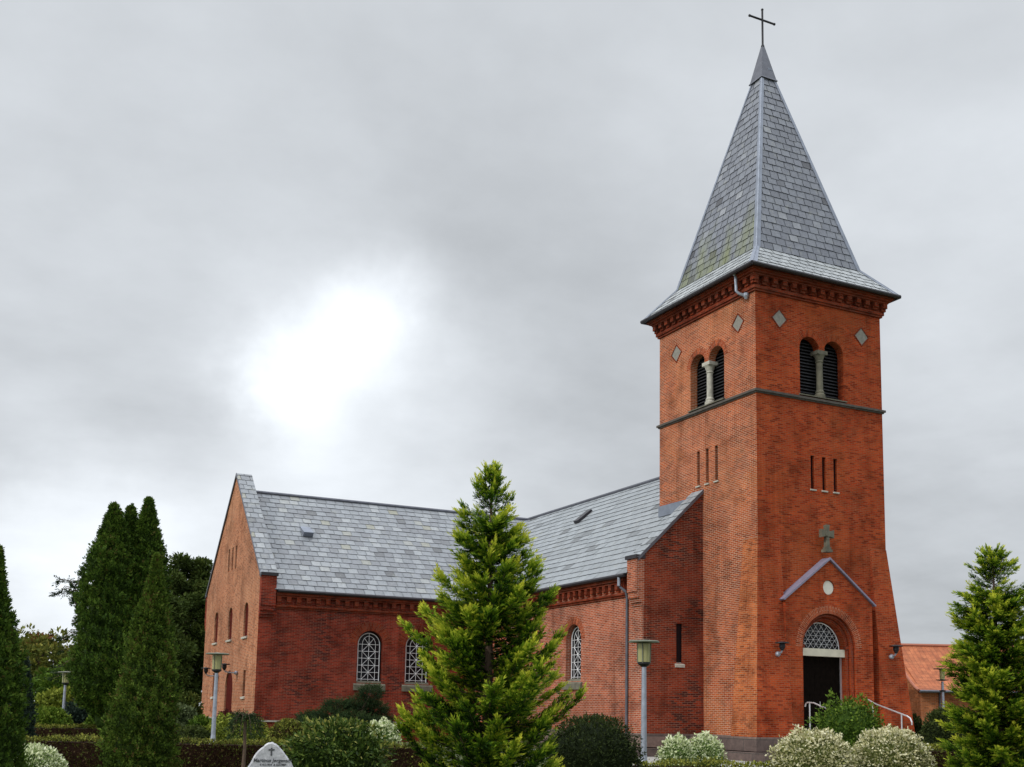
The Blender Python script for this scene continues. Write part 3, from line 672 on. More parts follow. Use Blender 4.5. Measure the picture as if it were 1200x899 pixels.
# roofs
def roof_poly(pts, name, mat, course=.41, w=.47):
    p = [Vector(q) for q in pts]; E_ = (p[1]-p[0]).normalized(); mid = None
    n = E_.cross(p[2]-p[0]).normalized(); S2 = n.cross(E_)
    if S2.z < 0: S2 = -S2
    m = MB(); slates(m, p[0], E_, S2, [((q-p[0]).dot(E_), (q-p[0]).dot(S2)) for q in p], course, w)
    return cpart(m, name, mat)
EX = -2.98; NYR = 3.85; RY = 23.9; EY = 17.70; EYN = 30.1; EXR = 8.98
nave_roof = roof_poly([(EX, NYR, ZE), (EX, EY, ZE), (3, RY, ZR), (3, NYR, ZR)], 'nave_roof', 'slate_even', .41, .80)
roof_poly([(EXR, NYR, ZE), (EXR, EY, ZE), (3, RY, ZR), (3, NYR, ZR)], 'nave_roof', 'slate_even', .41, .80)
tr_roof = roof_poly([(TX0+.60, EY, ZE), (EX, EY, ZE), (3, RY, ZR), (TX0+.60, RY, ZR)], 'transept_roof', 'slate_old')
roof_poly([(EXR, EY, ZE), (TX1-.6, EY, ZE), (TX1-.6, RY, ZR), (3, RY, ZR)], 'transept_roof', 'slate_old')
roof_poly([(TX0+.60, EYN, ZE), (TX1-.60, EYN, ZE), (TX1-.60, RY, ZR), (TX0+.60, RY, ZR)], 'transept_roof', 'slate_old')
def strip(m, a, b, wd, nrm, lift=.03):
    a, b = Vector(a), Vector(b); d = (b-a).normalized(); s_ = d.cross(Vector(nrm)).normalized()*wd/2; k = Vector(nrm).normalized()*lift
    m.hexa([a-s_, a+s_, b+s_, b-s_], [a-s_+k, a+s_+k, b+s_+k, b-s_+k])
m = MB(); strip(m, (EX, EY, ZE+.03), (3, RY, ZR+.03), .40, (-.5, -.5, 1.1), .02); cpart(m, 'valley', 'zinc', nave_roof)
m = MB(); m.tube([(3, 6.0, ZR+.03), (3, RY, ZR+.03)], .09, 8); cpart(m, 'ridge', 'zinc_dark', nave_roof)
m = MB(); m.tube([(TX0+.6, RY, ZR+.03), (3, RY, ZR+.03)], .09, 8); cpart(m, 'ridge', 'zinc_dark', tr_roof)
m = MB(); m.box(-.05, -.004, NYR, D_+.02, 9.55, 9.98); cpart(m, 'flashing', 'zinc', nave_roof)
# roof vents
Nr = Vector((0, -5.4, 6.2)).normalized(); Up = Vector((0, 6.2, 5.4)).normalized(); c0 = Vector((-10.25, 21.1, ZE+(21.1-EY)*5.4/6.2))
m = MB(); X_ = Vector((1, 0, 0))
m.hexa([c0-X_*.24, c0+X_*.24, c0+X_*.24+Up*.85, c0-X_*.24+Up*.85], [c0-X_*.24+Nr*.28, c0+X_*.24+Nr*.28, c0+X_*.24+Up*.85+Nr*.05, c0-X_*.24+Up*.85+Nr*.05]); cpart(m, 'roof_vent', 'zinc', tr_roof)
Nr2 = Vector((-5.4, 0, 5.98)).normalized(); Up2 = Vector((5.98, 0, 5.4)).normalized(); c1_ = Vector((1.25, 15.0, ZE+(1.25-EX)*5.4/5.98)); Y_ = Vector((0, 1, 0))
m = MB(); m.hexa([c1_-Y_*.12, c1_+Y_*.35, c1_+Y_*.35+Up2*.95, c1_-Y_*.12+Up2*.95], [c1_-Y_*.12+Nr2*.16, c1_+Y_*.35+Nr2*.16, c1_+Y_*.35+Up2*.95+Nr2*.12, c1_-Y_*.12+Up2*.95+Nr2*.12]); cpart(m, 'roof_window', 'gutter', nave_roof)
# parapets: brick upstand, slate-hung coping, corbelled kneelers
def parapet(P, u_mid, zl, zt, wd, parent, mat, kn_mat, sides):
    sl = lambda a, da, db: [(a, zl+da), (u_mid, zt+da), (u_mid, zt+db), (a, zl+db)] if a < u_mid else [(u_mid, zt+da), (a, zl+da), (a, zl+db), (u_mid, zt+db)]
    for a in sides:                               # a = eave end of each slope
        m = MB(); solid(m, P, sl(a, -.5, 0), -.01, -wd); up_ = cpart(m, 'parapet', mat, parent)
        m = MB(); p = P.p(a, zl+.03, .06); q = P.p(u_mid, zt+.03, .06); S2 = (q-p); l = S2.length
        slates(m, p, -P.Nn, S2, [(0, -.05), (wd+.12, -.05), (wd+.12, l), (0, l)], .41, .42, .014)
        cpart(m, 'coping', 'slate_old' if P is TG else 'slate_even', up_)
        m = MB(); solid(m, P, sl(a, -.10, .045), .02, .065); cpart(m, 'verge_strip', 'zinc_dark', up_)
        m = MB(); d = 1 if a > u_mid else -1; edge = P.wall[0] if d < 0 else P.wall[1]
        for (e, z0, z1) in ((.10, 5.62, 5.74), (.18, 5.74, 5.90), (.26, 5.90, 6.12), (.30, 6.12, zl-.02)):
            solid(m, P, rect(edge-.02, edge+e, z0, z1) if d > 0 else rect(edge-e, edge+.02, z0, z1), .008, -.66)
        kn = cpart(m, 'kneeler', kn_mat, parent)
        m = MB(); solid(m, P, rect(edge-.05, edge+.36, zl-.02, zl+.12) if d > 0 else rect(edge-.36, edge+.05, zl-.02, zl+.12), .05, -.72)
        cpart(m, 'kneeler_cap', 'gutter', kn)
NE.wall = (NX0, NX1); TG.wall = (-TY1, -TY0)
parapet(NE, 3, 7.36, 13.05, .62, nave_end, 'brick_end', 'brick_nave', (NX0-.25, NX1+.25))
parapet(TG, gm, 7.46, 13.10, .66, gab_w, 'brick_gable', 'brick_transept', (-TY0+.25, -TY1-.25))
# plinths
m = MB()
def pl(x0, x1, y0, y1, z0, z1): m.box(x0, x1, y0, y1, z0, z1)
pl(-.70, W_+.70, -.70, NY0, .52, ZB); pl(-.98, W_+.98, -.98, NY0-.01, .10, .49)
pl(NX0-.14, NX1+.14, NY0-.14, TY0, .524, ZB-.003); pl(NX0-.40, NX1+.40, NY0-.40, TY0-.01, .104, .486)
cpart(m, 'plinth', 'granite')
m = MB(); pl(TX0-.10, TX1+.10, TY0-.10, TY1+.10, .08, ZB+.10); cpart(m, 'plinth', 'brick_trim')
m = MB()                                          # top ledge of the transept plinth
m.box(TX0-.13, TX1+.13, TY0-.13, TY1+.13, ZB+.04, ZB+.104); cpart(m, 'plinth_ledge', 'stone')
m = MB()
for k in range(5): m.box(.95-.001*k, 4.85+.001*k, -1.25-.36*k, -.5, ZB-.17*(k+1)+.0, ZB-.17*k+.02)
cpart(m, 'entrance_steps', 'stone')

# ------------------------------------------------------------------ wall lamps, lamp posts, rails
def wall_lamp(P, u, z, label, out=.62):
    c = P.p(u, z, out); o = empty('wall_lamp', P.p(u, z-.38, 0), label, 'wall lamp', 'lamps fixed to the church walls'); L0 = Vector(o.location)
    def b(m, n, mt):
        m.v = [tuple(Vector(v)-L0) for v in m.v]; m.build(n, mt, o)
    m = MB(); m.lathe([(.03, .05), (.24, .015), (.25, -.01), (.24, -.02), (.02, -.01)], c, 20); b(m, 'lamp_shade', 'dark_iron')
    m = MB(); m.lathe([(.10, -.02), (.11, -.14), (.06, -.24), (.04, -.27)], c, 14); b(m, 'socket', 'dark_iron')
    m = MB(); m.tube([c+Zv*-.25, c-P.Nn*.06+Zv*-.33, c-P.Nn*.2+Zv*-.37, P.p(u, z-.38, .02)], .032, 8); b(m, 'arm', 'galvanised')
    m = MB(); m.lathe([(.03, -.09), (.085, -.05), (.095, 0), (.085, .05), (.03, .09)], P.p(u, z-.38, .07), 14); b(m, 'wall_boss', 'galvanised')
PT = Plane((0, -.36, 0), (1, 0, 0))
wall_lamp(PT, .48, 4.22, 'black disc wall lamp on the tower left of the portal', .30)
wall_lamp(PT, 5.72, 4.32, 'black disc wall lamp on the tower right of the portal', .30)
wall_lamp(TG, -25.85, 3.52, 'black disc wall lamp at the far side of the pale gable wall')
wall_lamp(TG, -21.6, 3.60, 'black disc wall lamp above the red side door in the pale gable')

def lamp_post(loc, h, label, tall=False):
    o = empty('lamp_post', loc, label, 'lamp post', 'lamp posts in the churchyard')
    m = MB(); m.lathe([(.095, 0), (.095, .55), (.075, .60), (.062, .75), (.048, h-.62), (.045, h-.5)], (0, 0, 0), 14); m.build('post', 'galvanised', o)
    if not tall:
        m = MB(); m.lathe([(.05, h-.54), (.13, h-.48), (.13, h-.44)], (0, 0, 0), 18); m.build('collar', 'dark_iron', o)
        m = MB(); m.lathe([(.125, h-.44), (.135, h-.06)], (0, 0, 0), 18); m.build('lantern', 'lamp_glass', o)
        m = MB()
        for k in range(4): a = PI/4+k*PI/2; m.tube([(.131*math.cos(a), .131*math.sin(a), h-.46), (.142*math.cos(a), .142*math.sin(a), h-.04)], .012, 5)
        m.build('lantern_frame', 'lamp_disc', o)
        m = MB(); m.lathe([(.10, h-.05), (.315, h-.035), (.318, h-.015), (.30, h), (.03, h+.02)], (0, 0, 0), 24); m.build('lamp_disc', 'lamp_disc', o)
    else:
        m = MB(); m.lathe([(.09, h-.42), (.10, h-.05)], (0, 0, 0), 14); m.build('lantern', 'lamp_glass', o)
        m = MB(); m.lathe([(.10, h-.05), (.32, h-.03), (.32, h-.01), (.03, h+.01)], (0, 0, 0), 20); m.build('lamp_disc', 'dark_iron', o)
        m = MB(); m.lathe([(.05, h-.48), (.24, h-.45), (.24, h-.43), (.09, h-.42)], (0, 0, 0), 20); m.build('ring', 'dark_iron', o); m = MB(); m.lathe([(.05, h-.90), (.12, h-.87), (.12, h-.84), (.05, h-.82)], (0, 0, 0), 16); m.build('ring', 'dark_iron', o)
    return o
lamp_post(spot(754.5, 23), hgt(752, 750, 23), 'grey lamp post with flat disc top before the nave corner')
lamp_post(spot(250.5, 30.7), hgt(252, 765, 30.7), 'grey lamp post with flat disc top before the pale gable')
lamp_post(spot(73, 46), hgt(73, 787, 46), 'farthest and smallest lamp post, between bushes at the far left')
lamp_post(spot(1106, 43), hgt(1106, 783, 43), 'slim lamp post with ringed lantern before the red tiled roof', True)

def rail(path, posts, loc, label):
    o = empty('handrail', loc, label, 'handrail', 'handrails of the entrance steps'); L0 = Vector(loc)
    m = MB(); m.tube([Vector(p)-L0 for p in path], .026, 8); m.build('rail', 'steel', o)
    for a, b in posts: m = MB(); m.tube([Vector(a)-L0, Vector(b)-L0], .024, 8); m.build('post', 'steel', o)
def path_at(x): return [(x, -.62, 2.06), (x, -.66, 2.16), (x, -.75, 2.20), (x, -1.05, 2.19), (x, -2.45, 1.76), (x, -2.60, 1.70), (x, -2.66, 1.60), (x, -2.66, 1.48)]
rail(path_at(1.48), [((1.48, -.85, 1.0), (1.48, -.85, 2.19)), ((1.48, -2.3, .3), (1.48, -2.3, 1.80))], (1.48, -1.5, .6), 'steel handrail left of the entrance steps, by the dark door')
rail([(4.35, -.62, 2.36), (4.35, -1.0, 2.20), (4.35, -2.45, 1.80), (4.35, -2.60, 1.72), (4.35, -2.66, 1.60), (4.35, -2.66, 1.50)], [((4.35, -.85, 1.0), (4.35, -.85, 2.25)), ((4.35, -2.2, .3), (4.35, -2.2, 1.86))], (4.35, -1.5, .6), 'steel handrail right of the entrance steps, against red brick')

# ------------------------------------------------------------------ neighbouring house
hp = spot(1075, 58); ang = -(YAW+.33)+.34
house = empty('brick_house', hp, 'low orange brick house with red tiled roof behind the tower', 'house', None, ang)
hw_ = 14.0; ez, rz_, dp = 3.02, 5.48, 7.6; x0h = .2
m = MB(); m.box(x0h, hw_, 0, dp, 0, ez); m.box(x0h, x0h+.9, -.06, dp, 0, ez-.01); m.build('wall', 'brick_house', house)
m = MB(); m.poly([(x0h, -.001, ez), (x0h, dp+.001, ez), (x0h, dp/2, rz_-.1)]); m.build('gable', 'brick_house', house)
m = MB(); nseg = 8
prof = []
for k in range(nseg+1):
    t_ = k/nseg; prof.append((-.45+(dp/2+.45)*t_, ez-.10+(rz_-ez+.10)*(t_**1.25)))
for g in (0, 1):
    sl = 0
    for k in range(nseg):
        (ya, za), (yb, zb2) = prof[k], prof[k+1]; l = math.hypot(yb-ya, zb2-za)
        if g: ya, yb = dp-ya, dp-yb
        xl = x0h-.25
        m.poly([(xl, ya, za), (hw_, ya, za), (hw_, yb, zb2), (xl, yb, zb2)], [(xl, sl), (hw_, sl), (hw_, sl+l), (xl, sl+l)]); sl += l
rf = m.build('roof', 'tile_roof', house)
m = MB(); m.tube([(x0h-.25, y, z+.02) for y, z in prof], .07, 6); m.tube([(x0h-.25, dp/2, rz_+.03), (hw_, dp/2, rz_+.03)], .10, 6); m.build('ridge', 'red_tile_ridge', rf)
m = MB(); m.tube([(x0h-.2, -.5, ez-.13), (hw_, -.5, ez-.13)], .08, 6); m.tube([(x0h+.98, -.08, ez-.15), (x0h+.98, -.08, 0)], .05, 6); m.build('gutter', 'zinc_dark', house)

# ------------------------------------------------------------------ foliage helpers
def nrm(a): return a/np.maximum(np.linalg.norm(a, axis=-1, keepdims=True), 1e-9)
def rdir(n): return nrm(rng.normal(size=(n, 3)))
UPn = np.array([0, 0, 1.])
class Leaves:
    def __init__(s): s.C = []; s.D = []; s.S = []; s.L = []; s.W = []; s.T = []; s.core_v = []; s.core_f = []; s.core_t = []; s.nc = 0
    def add(s, C, D, Nn, Ln, Wd, T):
        n = len(C); D = nrm(D); S = np.cross(D, Nn); bad = np.linalg.norm(S, axis=1) < 1e-3
        if bad.any(): S[bad] = np.cross(D[bad], np.array([.3, .9, .1]))
        s.C.append(C); s.D.append(D); s.S.append(nrm(S)); s.L.append(np.broadcast_to(Ln, n)); s.W.append(np.broadcast_to(Wd, n)); s.T.append(np.clip(np.broadcast_to(T, n), 0, 1))
    def core(s, c, r, tone=.25, n=7):            # dense twigs inside: a lumpy quad ball
        idx = s.nc; f = []
        for fi in range(6):
            ax = fi//2; sg = 1 if fi % 2 else -1
            g = np.linspace(-1, 1, n); A, B = np.meshgrid(g, g, indexing='ij'); P = np.zeros((n, n, 3)); P[..., ax] = sg; P[..., (ax+1) % 3] = A; P[..., (ax+2) % 3] = B*sg
            P = nrm(P.reshape(-1, 3)); lump = 1+.06*np.sin(P[:, :1]*9+c[0])*np.cos(P[:, 1:2]*8+c[1]); s.core_v.append(P*lump*np.array(r)+np.array(c))
            for i in range(n-1):
                for j in range(n-1): a = idx+i*n+j; f.append((a, a+n, a+n+1, a+1))
            idx += n*n
        s.nc = idx; s.core_f += f; s.core_t += [tone]*len(f)
    def corebox(s, mn, mx, tone=.15):
        x0, y0, z0 = mn; x1, y1, z1 = mx; i = s.nc
        s.core_v.append(np.array([(x0, y0, z0), (x1, y0, z0), (x1, y1, z0), (x0, y1, z0), (x0, y0, z1), (x1, y0, z1), (x1, y1, z1), (x0, y1, z1)], float))
        f = [(0, 3, 2, 1), (4, 5, 6, 7), (0, 1, 5, 4), (1, 2, 6, 5), (2, 3, 7, 6), (3, 0, 4, 7)]; s.core_f += [tuple(i+q for q in a) for a in f]; s.core_t += [tone]*6; s.nc += 8
    def build(s, name, mat, parent=None, loc=None):
        C, D, S = np.concatenate(s.C), np.concatenate(s.D), np.concatenate(s.S); Ln, Wd, T = np.concatenate(s.L)[:, None], np.concatenate(s.W)[:, None], np.concatenate(s.T)
        n = len(C); v = np.empty((n, 4, 3)); v[:, 0] = C; v[:, 1] = C+D*Ln*.5+S*Wd*.5; v[:, 2] = C+D*Ln; v[:, 3] = C+D*Ln*.5-S*Wd*.5
        v = v.reshape(-1, 3); f = np.arange(n*4).reshape(-1, 4)
        if s.core_v:
            k = len(v); v = np.concatenate([v]+s.core_v); f = np.concatenate([f, np.array(s.core_f)+k]); T = np.concatenate([T, np.array(s.core_t)])
        me = bpy.data.meshes.new(name); me.from_pydata(v, [], f)
        a = me.attributes.new('tone', 'FLOAT', 'FACE'); a.data.foreach_set('value', T.astype(np.float32)); me.materials.append(MATS[mat]); me.update()
        o = bpy.data.objects.new(name, me); COL.objects.link(o)
        if parent: o.parent = parent
        if loc is not None: o.location = loc
        return o
def fronds(lv, B, D, Nn, ln, K=7, lw=.30, ang=.65, tone=None, droop=.0, spread=.5, tipgain=.45):
    """flat feathery sprays: K pairs of leaflets along each spray"""
    n = len(B); D = nrm(D); S = nrm(np.cross(D, Nn)); ln = np.broadcast_to(ln, n); tone = np.broadcast_to(.3 if tone is None else tone, n)
    for k in range(K):
        t = (k+.5)/K
        for sd in (-1, 1):
            d = nrm(D*math.cos(ang)+S*sd*math.sin(ang)+rng.normal(size=(n, 3))*.16)
            c = B+D*(ln*t)[:, None]+np.array([0, 0, -1.])*(droop*ln*t*t)[:, None]
            L_ = ln*spread*(1-.55*t)*rng.uniform(.75, 1.25, n)
            lv.add(c, d, nrm(Nn+rng.normal(size=(n, 3))*.35), L_, L_*lw, tone+tipgain*(t-.4)+rng.normal(size=n)*.08)
    lv.add(B+D*(ln*.85)[:, None]+np.array([0, 0, -1.])*(droop*ln*.72)[:, None], D, Nn, ln*.4, ln*.4*lw, tone+tipgain*.75)

def golden_conifer(loc, H, prof, label, nb, rise, flen, seed, dens=1.0, outl=1.38):
    """open feathery conifer: ascending limbs carrying flat sprays"""
    global rng
    rng = np.random.default_rng(seed); o = empty('conifer', loc, label, 'conifer')
    m = MB(); m.tube([(0, 0, 0), (.02, .01, H*.5), (0, 0, H*.97)], [.09, .05, .008], 8)
    lv = Leaves(); ph = rng.uniform(0, 6)
    zs, rs = zip(*prof)
    for i in range(nb):
        u = (i+.5)/nb; h = H*(.03+.95*u**.92); ph += 2.399+rng.normal()*.35
        R = float(np.interp(h/H, zs, rs))*rng.choice([rng.uniform(.60, .95), rng.uniform(.95, outl)], p=[.70, .30])
        el0, el1 = rise[0]+rng.normal()*.10, rise[1]+rng.normal()*.15
        if h > H*.85: el0, el1 = el0+.5, el1+.35
        nst = max(4, int(R/.075)); p = np.array([0, 0, h]); pts = [p]; L_ = R/max(.4, math.cos((el0+el1)/2))
        side = np.array([-math.sin(ph), math.cos(ph), 0])
        for k in range(nst):
            e = el0+(el1-el0)*(k/nst)**1.3; d = np.array([math.cos(ph)*math.cos(e), math.sin(ph)*math.cos(e), math.sin(e)]) + side*rng.normal()*.10
            p = p+d*L_/nst; pts.append(p)
        pts = np.array(pts); m.tube([tuple(q) for q in pts], [max(.004, .018*(1-k/(nst+.5))*min(1, R)) for k in range(nst+1)], 4, cap=False)
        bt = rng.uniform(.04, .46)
        for k in range(1, nst+1):
            f = k/nst; d = nrm(pts[k]-pts[k-1]); cnt = max(2, int(round((4.6+1.2*f)*dens*min(1, .35+R/.55))))
            a = rng.uniform(-1, 1, cnt); sd = np.where(rng.random(cnt) < .5, -1, 1)
            D = d*rng.uniform(.45, 1.0, cnt)[:, None]+side*(sd*rng.uniform(.25, .95, cnt))[:, None]+UPn*rng.uniform(-.25, .65, cnt)[:, None]
            B = pts[k]+rng.normal(size=(cnt, 3))*.025
            Nn = nrm(UPn+rng.normal(size=(cnt, 3))*.5)
            fronds(lv, B, D, Nn, flen*rng.uniform(.6, 1.2, cnt)*(1.0 if h < H*.82 else .6), 7, .24, .55, bt+.08+.22*(f-.5)+rng.normal(size=cnt)*.10, .18)  # inner sprays toned darker as crown shade, besides pale new growth at the tips
        nt_ = 4; D = nrm(pts[-1]-pts[-2])[None].repeat(nt_, 0)+UPn*.15+rng.normal(size=(nt_, 3))*.16
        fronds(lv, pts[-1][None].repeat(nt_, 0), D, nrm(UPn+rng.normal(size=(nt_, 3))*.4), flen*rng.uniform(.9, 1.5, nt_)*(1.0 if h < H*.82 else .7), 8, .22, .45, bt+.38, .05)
    tk = m.build('trunk', 'bark', o)
    # leader
    cnt = 10; fronds(lv, np.stack([np.zeros(cnt), np.zeros(cnt), np.linspace(H*.90, H*.975, cnt)], 1), UPn+rng.normal(size=(cnt, 3))*.35, rdir(cnt), flen*.8, 6, .3, .5, .35)
    lv.build('crown', 'leaf_golden', o); return o

def surf_column(lv, axis, H0, H1, rad, n, lsize, tone=.45, lump=.23, ntier=None, K=2):
    """clipped-looking dense column: small upright sprays all over a lumpy surface"""
    u = rng.random(n); ph = rng.random(n)*2*PI; z = H0+(H1-H0)*u
    R = np.interp(u, [a for a, b in rad], [b for a, b in rad])
    q_ = .55/max(.3, R.max()); lmp = np.sin(ph*4+z*5.1*q_+axis[0])*np.sin(z*8.3*q_+ph*3+axis[1])+.7*np.sin(ph*9+z*11*q_)*np.sin(z*17*q_-ph*6)
    r = R*(1+lump*lmp+rng.normal(size=n)*.05+np.where(rng.random(n) < .06, rng.random(n)*.22, 0))
    out = np.stack([np.cos(ph), np.sin(ph), np.zeros(n)], 1)
    C = np.stack([axis[0]+axis[2]*u, axis[1]+axis[3]*u, z], 1)+out*r[:, None]
    D = UPn*.75+out*rng.uniform(.1, .75, n)[:, None]+rng.normal(size=(n, 3))*.35
    Nn = nrm(np.cross(out, UPn)*rng.uniform(-1, 1, n)[:, None]+out*.6+rng.normal(size=(n, 3))*.3)
    fronds(lv, C-nrm(D)*lsize*.4, D, Nn, lsize*rng.uniform(.6, 1.25, n), K, .42, .55, np.clip(tone+rng.normal(size=n)*.22+.16*np.sin(ph*2+z*2.3*q_+1)*np.sin(z*4.7*q_-ph), 0, 1), 0, .7, .25)
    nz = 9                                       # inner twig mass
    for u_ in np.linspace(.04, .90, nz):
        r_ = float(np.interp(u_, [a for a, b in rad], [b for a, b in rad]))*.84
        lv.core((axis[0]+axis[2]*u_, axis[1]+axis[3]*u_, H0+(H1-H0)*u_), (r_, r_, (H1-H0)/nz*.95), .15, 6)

def dome(loc, rx, ry, h, label, mat, n, ls, cat='shrub', name='shrub', lump=.08, aspect=.55, tone=.5, kind='ball', z0=0, group=None, tops=.18, rz=0., k=.85):
    """rounded shrub: leaves standing off a lumpy half-buried ball over a twig core"""
    lv = Leaves(); d = rdir(n)
    zc_ = h*(.52 if kind == 'ball' else .30); d[:, 2] = np.where(d[:, 2] < -.75, -d[:, 2], d[:, 2])
    lm = np.sin(d[:, 0]*6+d[:, 2]*5+loc[0])*np.sin(d[:, 1]*7+loc[1])+.5*np.sin(d[:, 0]*15)*np.sin(d[:, 2]*14+d[:, 1]*9)
    rr = 1+lump*lm+rng.normal(size=n)*.04
    C = d*rr[:, None]*np.array([rx, ry, h-zc_]); C[:, 2] = np.where(d[:, 2] < 0, d[:, 2]*zc_*rr, C[:, 2])+zc_; C[:, 2] = np.maximum(C[:, 2], .02)
    D = d*.8+rng.normal(size=(n, 3))*.75+UPn*.25; Nn = nrm(d*.7+rng.normal(size=(n, 3))*.55)
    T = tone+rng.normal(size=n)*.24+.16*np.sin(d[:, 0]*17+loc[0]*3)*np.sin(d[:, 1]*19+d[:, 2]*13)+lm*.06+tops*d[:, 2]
    lz = ls*rng.uniform(.6, 1.3, n); lv.add(C, D, Nn, lz, lz*aspect, T)
    # second, deeper layer
    n2 = n//2; d2 = rdir(n2); d2[:, 2] = np.abs(d2[:, 2])*.98-.02; C2 = d2*np.array([rx, ry, h-zc_])*rng.uniform(.80, .95, n2)[:, None]; C2[:, 2] += zc_
    lv.add(C2, d2+rng.normal(size=(n2, 3))*.7, rdir(n2), ls, ls*aspect, tone-.05+rng.normal(size=n2)*.2)
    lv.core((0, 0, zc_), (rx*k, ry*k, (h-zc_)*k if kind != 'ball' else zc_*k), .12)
    o = lv.build(name, mat, None, loc); o.rotation_euler = (0, 0, rz); return tag(o, label, cat, group)

def hedge(a, b, h, w, label, mat, ls=.06, dens=420, tone=.36, z0=0, group=None, top=.45):
    a, b = Vector(a), Vector(b); d = b-a; l = d.length; lv = Leaves()
    def face(n, fx):
        lv_n = n; u = rng.random(n); return u
    def wob(x, k): return .02*np.sin(x*3.1+k)+.015*np.sin(x*7.7+2*k)
    for (nx, ny, nz, area) in ((0, -1, 0, l*h), (0, 1, 0, l*h*.4), (0, 0, 1, l*w), (-1, 0, 0, w*h), (1, 0, 0, w*h)):
        n = int(area*dens)
        if n < 4: continue
        x = rng.random(n)*l; y = (rng.random(n)-.5)*w; z = rng.random(n)*h
        nv = np.array([nx, ny, nz], float)
        if nx: x = np.full(n, 0. if nx < 0 else l)
        if ny: y = np.full(n, ny*w/2)
        if nz: z = np.full(n, h)
        z = np.where(z > h*.9, z+wob(x, 1.), z)
        C = np.stack([x, y+wob(x, 2)+wob(z*2, x), z], 1)+nv*(rng.normal(size=n)*.03-.025)[:, None]
        D = nv*.7+rng.normal(size=(n, 3))*.6+UPn*.35; Nn = nrm(nv+rng.normal(size=(n, 3))*.6)
        T = tone+rng.normal(size=n)*.24+(top if nz else np.where(z > h-.06, top*.8, 0))+.12*np.sin(x*1.7)*np.sin(x*.6+z*3)
        lz = ls*rng.uniform(.6, 1.3, n); lv.add(C, D, Nn, lz, lz*.55, T)
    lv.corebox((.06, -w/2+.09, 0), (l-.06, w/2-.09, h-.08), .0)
    o = lv.build('hedge', mat, None, (a.x, a.y, GZ)); o.rotation_euler = (0, 0, math.atan2(d.y, d.x)); return tag(o, label, 'hedge', group)

def leafy_tree(loc, H, R, crown0, label, mat, nclump, per, ls, seed, name='tree', cat='tree', flat=1.0, aspect=.55, trunk=.16, tone=.45, shape='ball', lean=(0, 0), updir=.2):
    global rng
    rng = np.random.default_rng(seed); o = empty(name, loc, label, cat); lv = Leaves(); m = MB()
    m.tube([(0, 0, 0), (lean[0]*.3, lean[1]*.3, H*.4), (lean[0]*.8, lean[1]*.8, H*.85)], [trunk, trunk*.7, trunk*.15], 8)
    for i in range(nclump):
        u = rng.random()
        if shape == 'cone':
            z = crown0+(H-crown0)*(1-math.sqrt(1-u)*.98); rr = R*(1-(z-crown0)/(H-crown0))**.8; a = rng.random()*2*PI; q = rr*rng.uniform(.55, 1.0); c = np.array([q*math.cos(a), q*math.sin(a), z]); cr = R*rng.uniform(.16, .30)*(.55+.6*(1-(z-crown0)/(H-crown0)))
        else:
            dd = rdir(1)[0]; q = rng.uniform(.45, 1.0)**.6; c = dd*q*np.array([R, R, (H-crown0)/2*flat]); c[2] += (H+crown0)/2; cr = R*rng.uniform(.17, .34)
        c[0] += lean[0]*(c[2]/H); c[1] += lean[1]*(c[2]/H)
        base_z = max(crown0*.7, c[2]-R*.7); mid = (c+np.array([lean[0]*base_z/H, lean[1]*base_z/H, base_z]))/2
        if i % 2 == 0: m.tube([(lean[0]*base_z/H, lean[1]*base_z/H, base_z), tuple(mid+np.array([0, 0, .05*R])), tuple(c)], [trunk*.3, trunk*.18, .012], 5, cap=False)
        d = rdir(per); C = c+d*cr*rng.uniform(.55, 1.08, per)[:, None]*np.array([1, 1, .75])
        D = d+rng.normal(size=(per, 3))*.6+UPn*updir; lz = ls*rng.uniform(.6, 1.3, per)
        lv.add(C, D, nrm(d+rng.normal(size=(per, 3))*.6+UPn*.4), lz, lz*aspect, tone+rng.normal()*.13+rng.normal(size=per)*.16+.10*d[:, 2])
    m.build('trunk', 'bark', o); lv.build('crown', mat, o); return o

# ------------------------------------------------------------------ planting: the two golden conifers
CD = 14.0
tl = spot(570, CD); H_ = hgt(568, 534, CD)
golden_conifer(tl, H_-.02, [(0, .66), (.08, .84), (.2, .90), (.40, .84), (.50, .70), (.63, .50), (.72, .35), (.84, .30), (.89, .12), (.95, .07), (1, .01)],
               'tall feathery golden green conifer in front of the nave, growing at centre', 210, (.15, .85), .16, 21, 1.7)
RD = 19.0
tr = spot(1171, RD)
golden_conifer(tr, hgt(1158, 640, RD), [(0, .78), (.12, .84), (.3, .84), (.5, .74), (.7, .56), (.85, .36), (.95, .16), (1, .03)],
               'golden green conifer at the right edge of the churchyard', 290, (.05, .42), .16, 22, 1.7, 1.12)

# ------------------------------------------------------------------ dense dark columns at the left
def column_tree(px, depth, stems, label, mat, n, ls, trunk_h=.3, cat='conifer'):
    o = empty('thuja_tree', spot(px, depth), label, cat); lv = Leaves(); m = MB()
    for (ax, H0, H1, rad, share) in stems:
        surf_column(lv, ax, H0, H1, rad, int(n*share), ls)
        m.tube([(ax[0]*.3, ax[1]*.3, 0), (ax[0], ax[1], H0+.5), (ax[0]+ax[2]*.8, ax[1]+ax[3]*.8, H0+(H1-H0)*.8)], [.16, .12, .03], 8)
    m.build('trunk', 'bark', o); lv.build('crown', mat, o); return o
rng = np.random.default_rng(31)
d = 40.0; w = lambda n: wid(n, d)
Hh = lambda py: hgt(135, py, d)
bigrad = [(0, .30), (.08, .72), (.25, 1.0), (.5, .88), (.7, .66), (.83, .42), (.92, .22), (1, .03)]
sc = lambda r, k: [(a, b*k) for a, b in r]
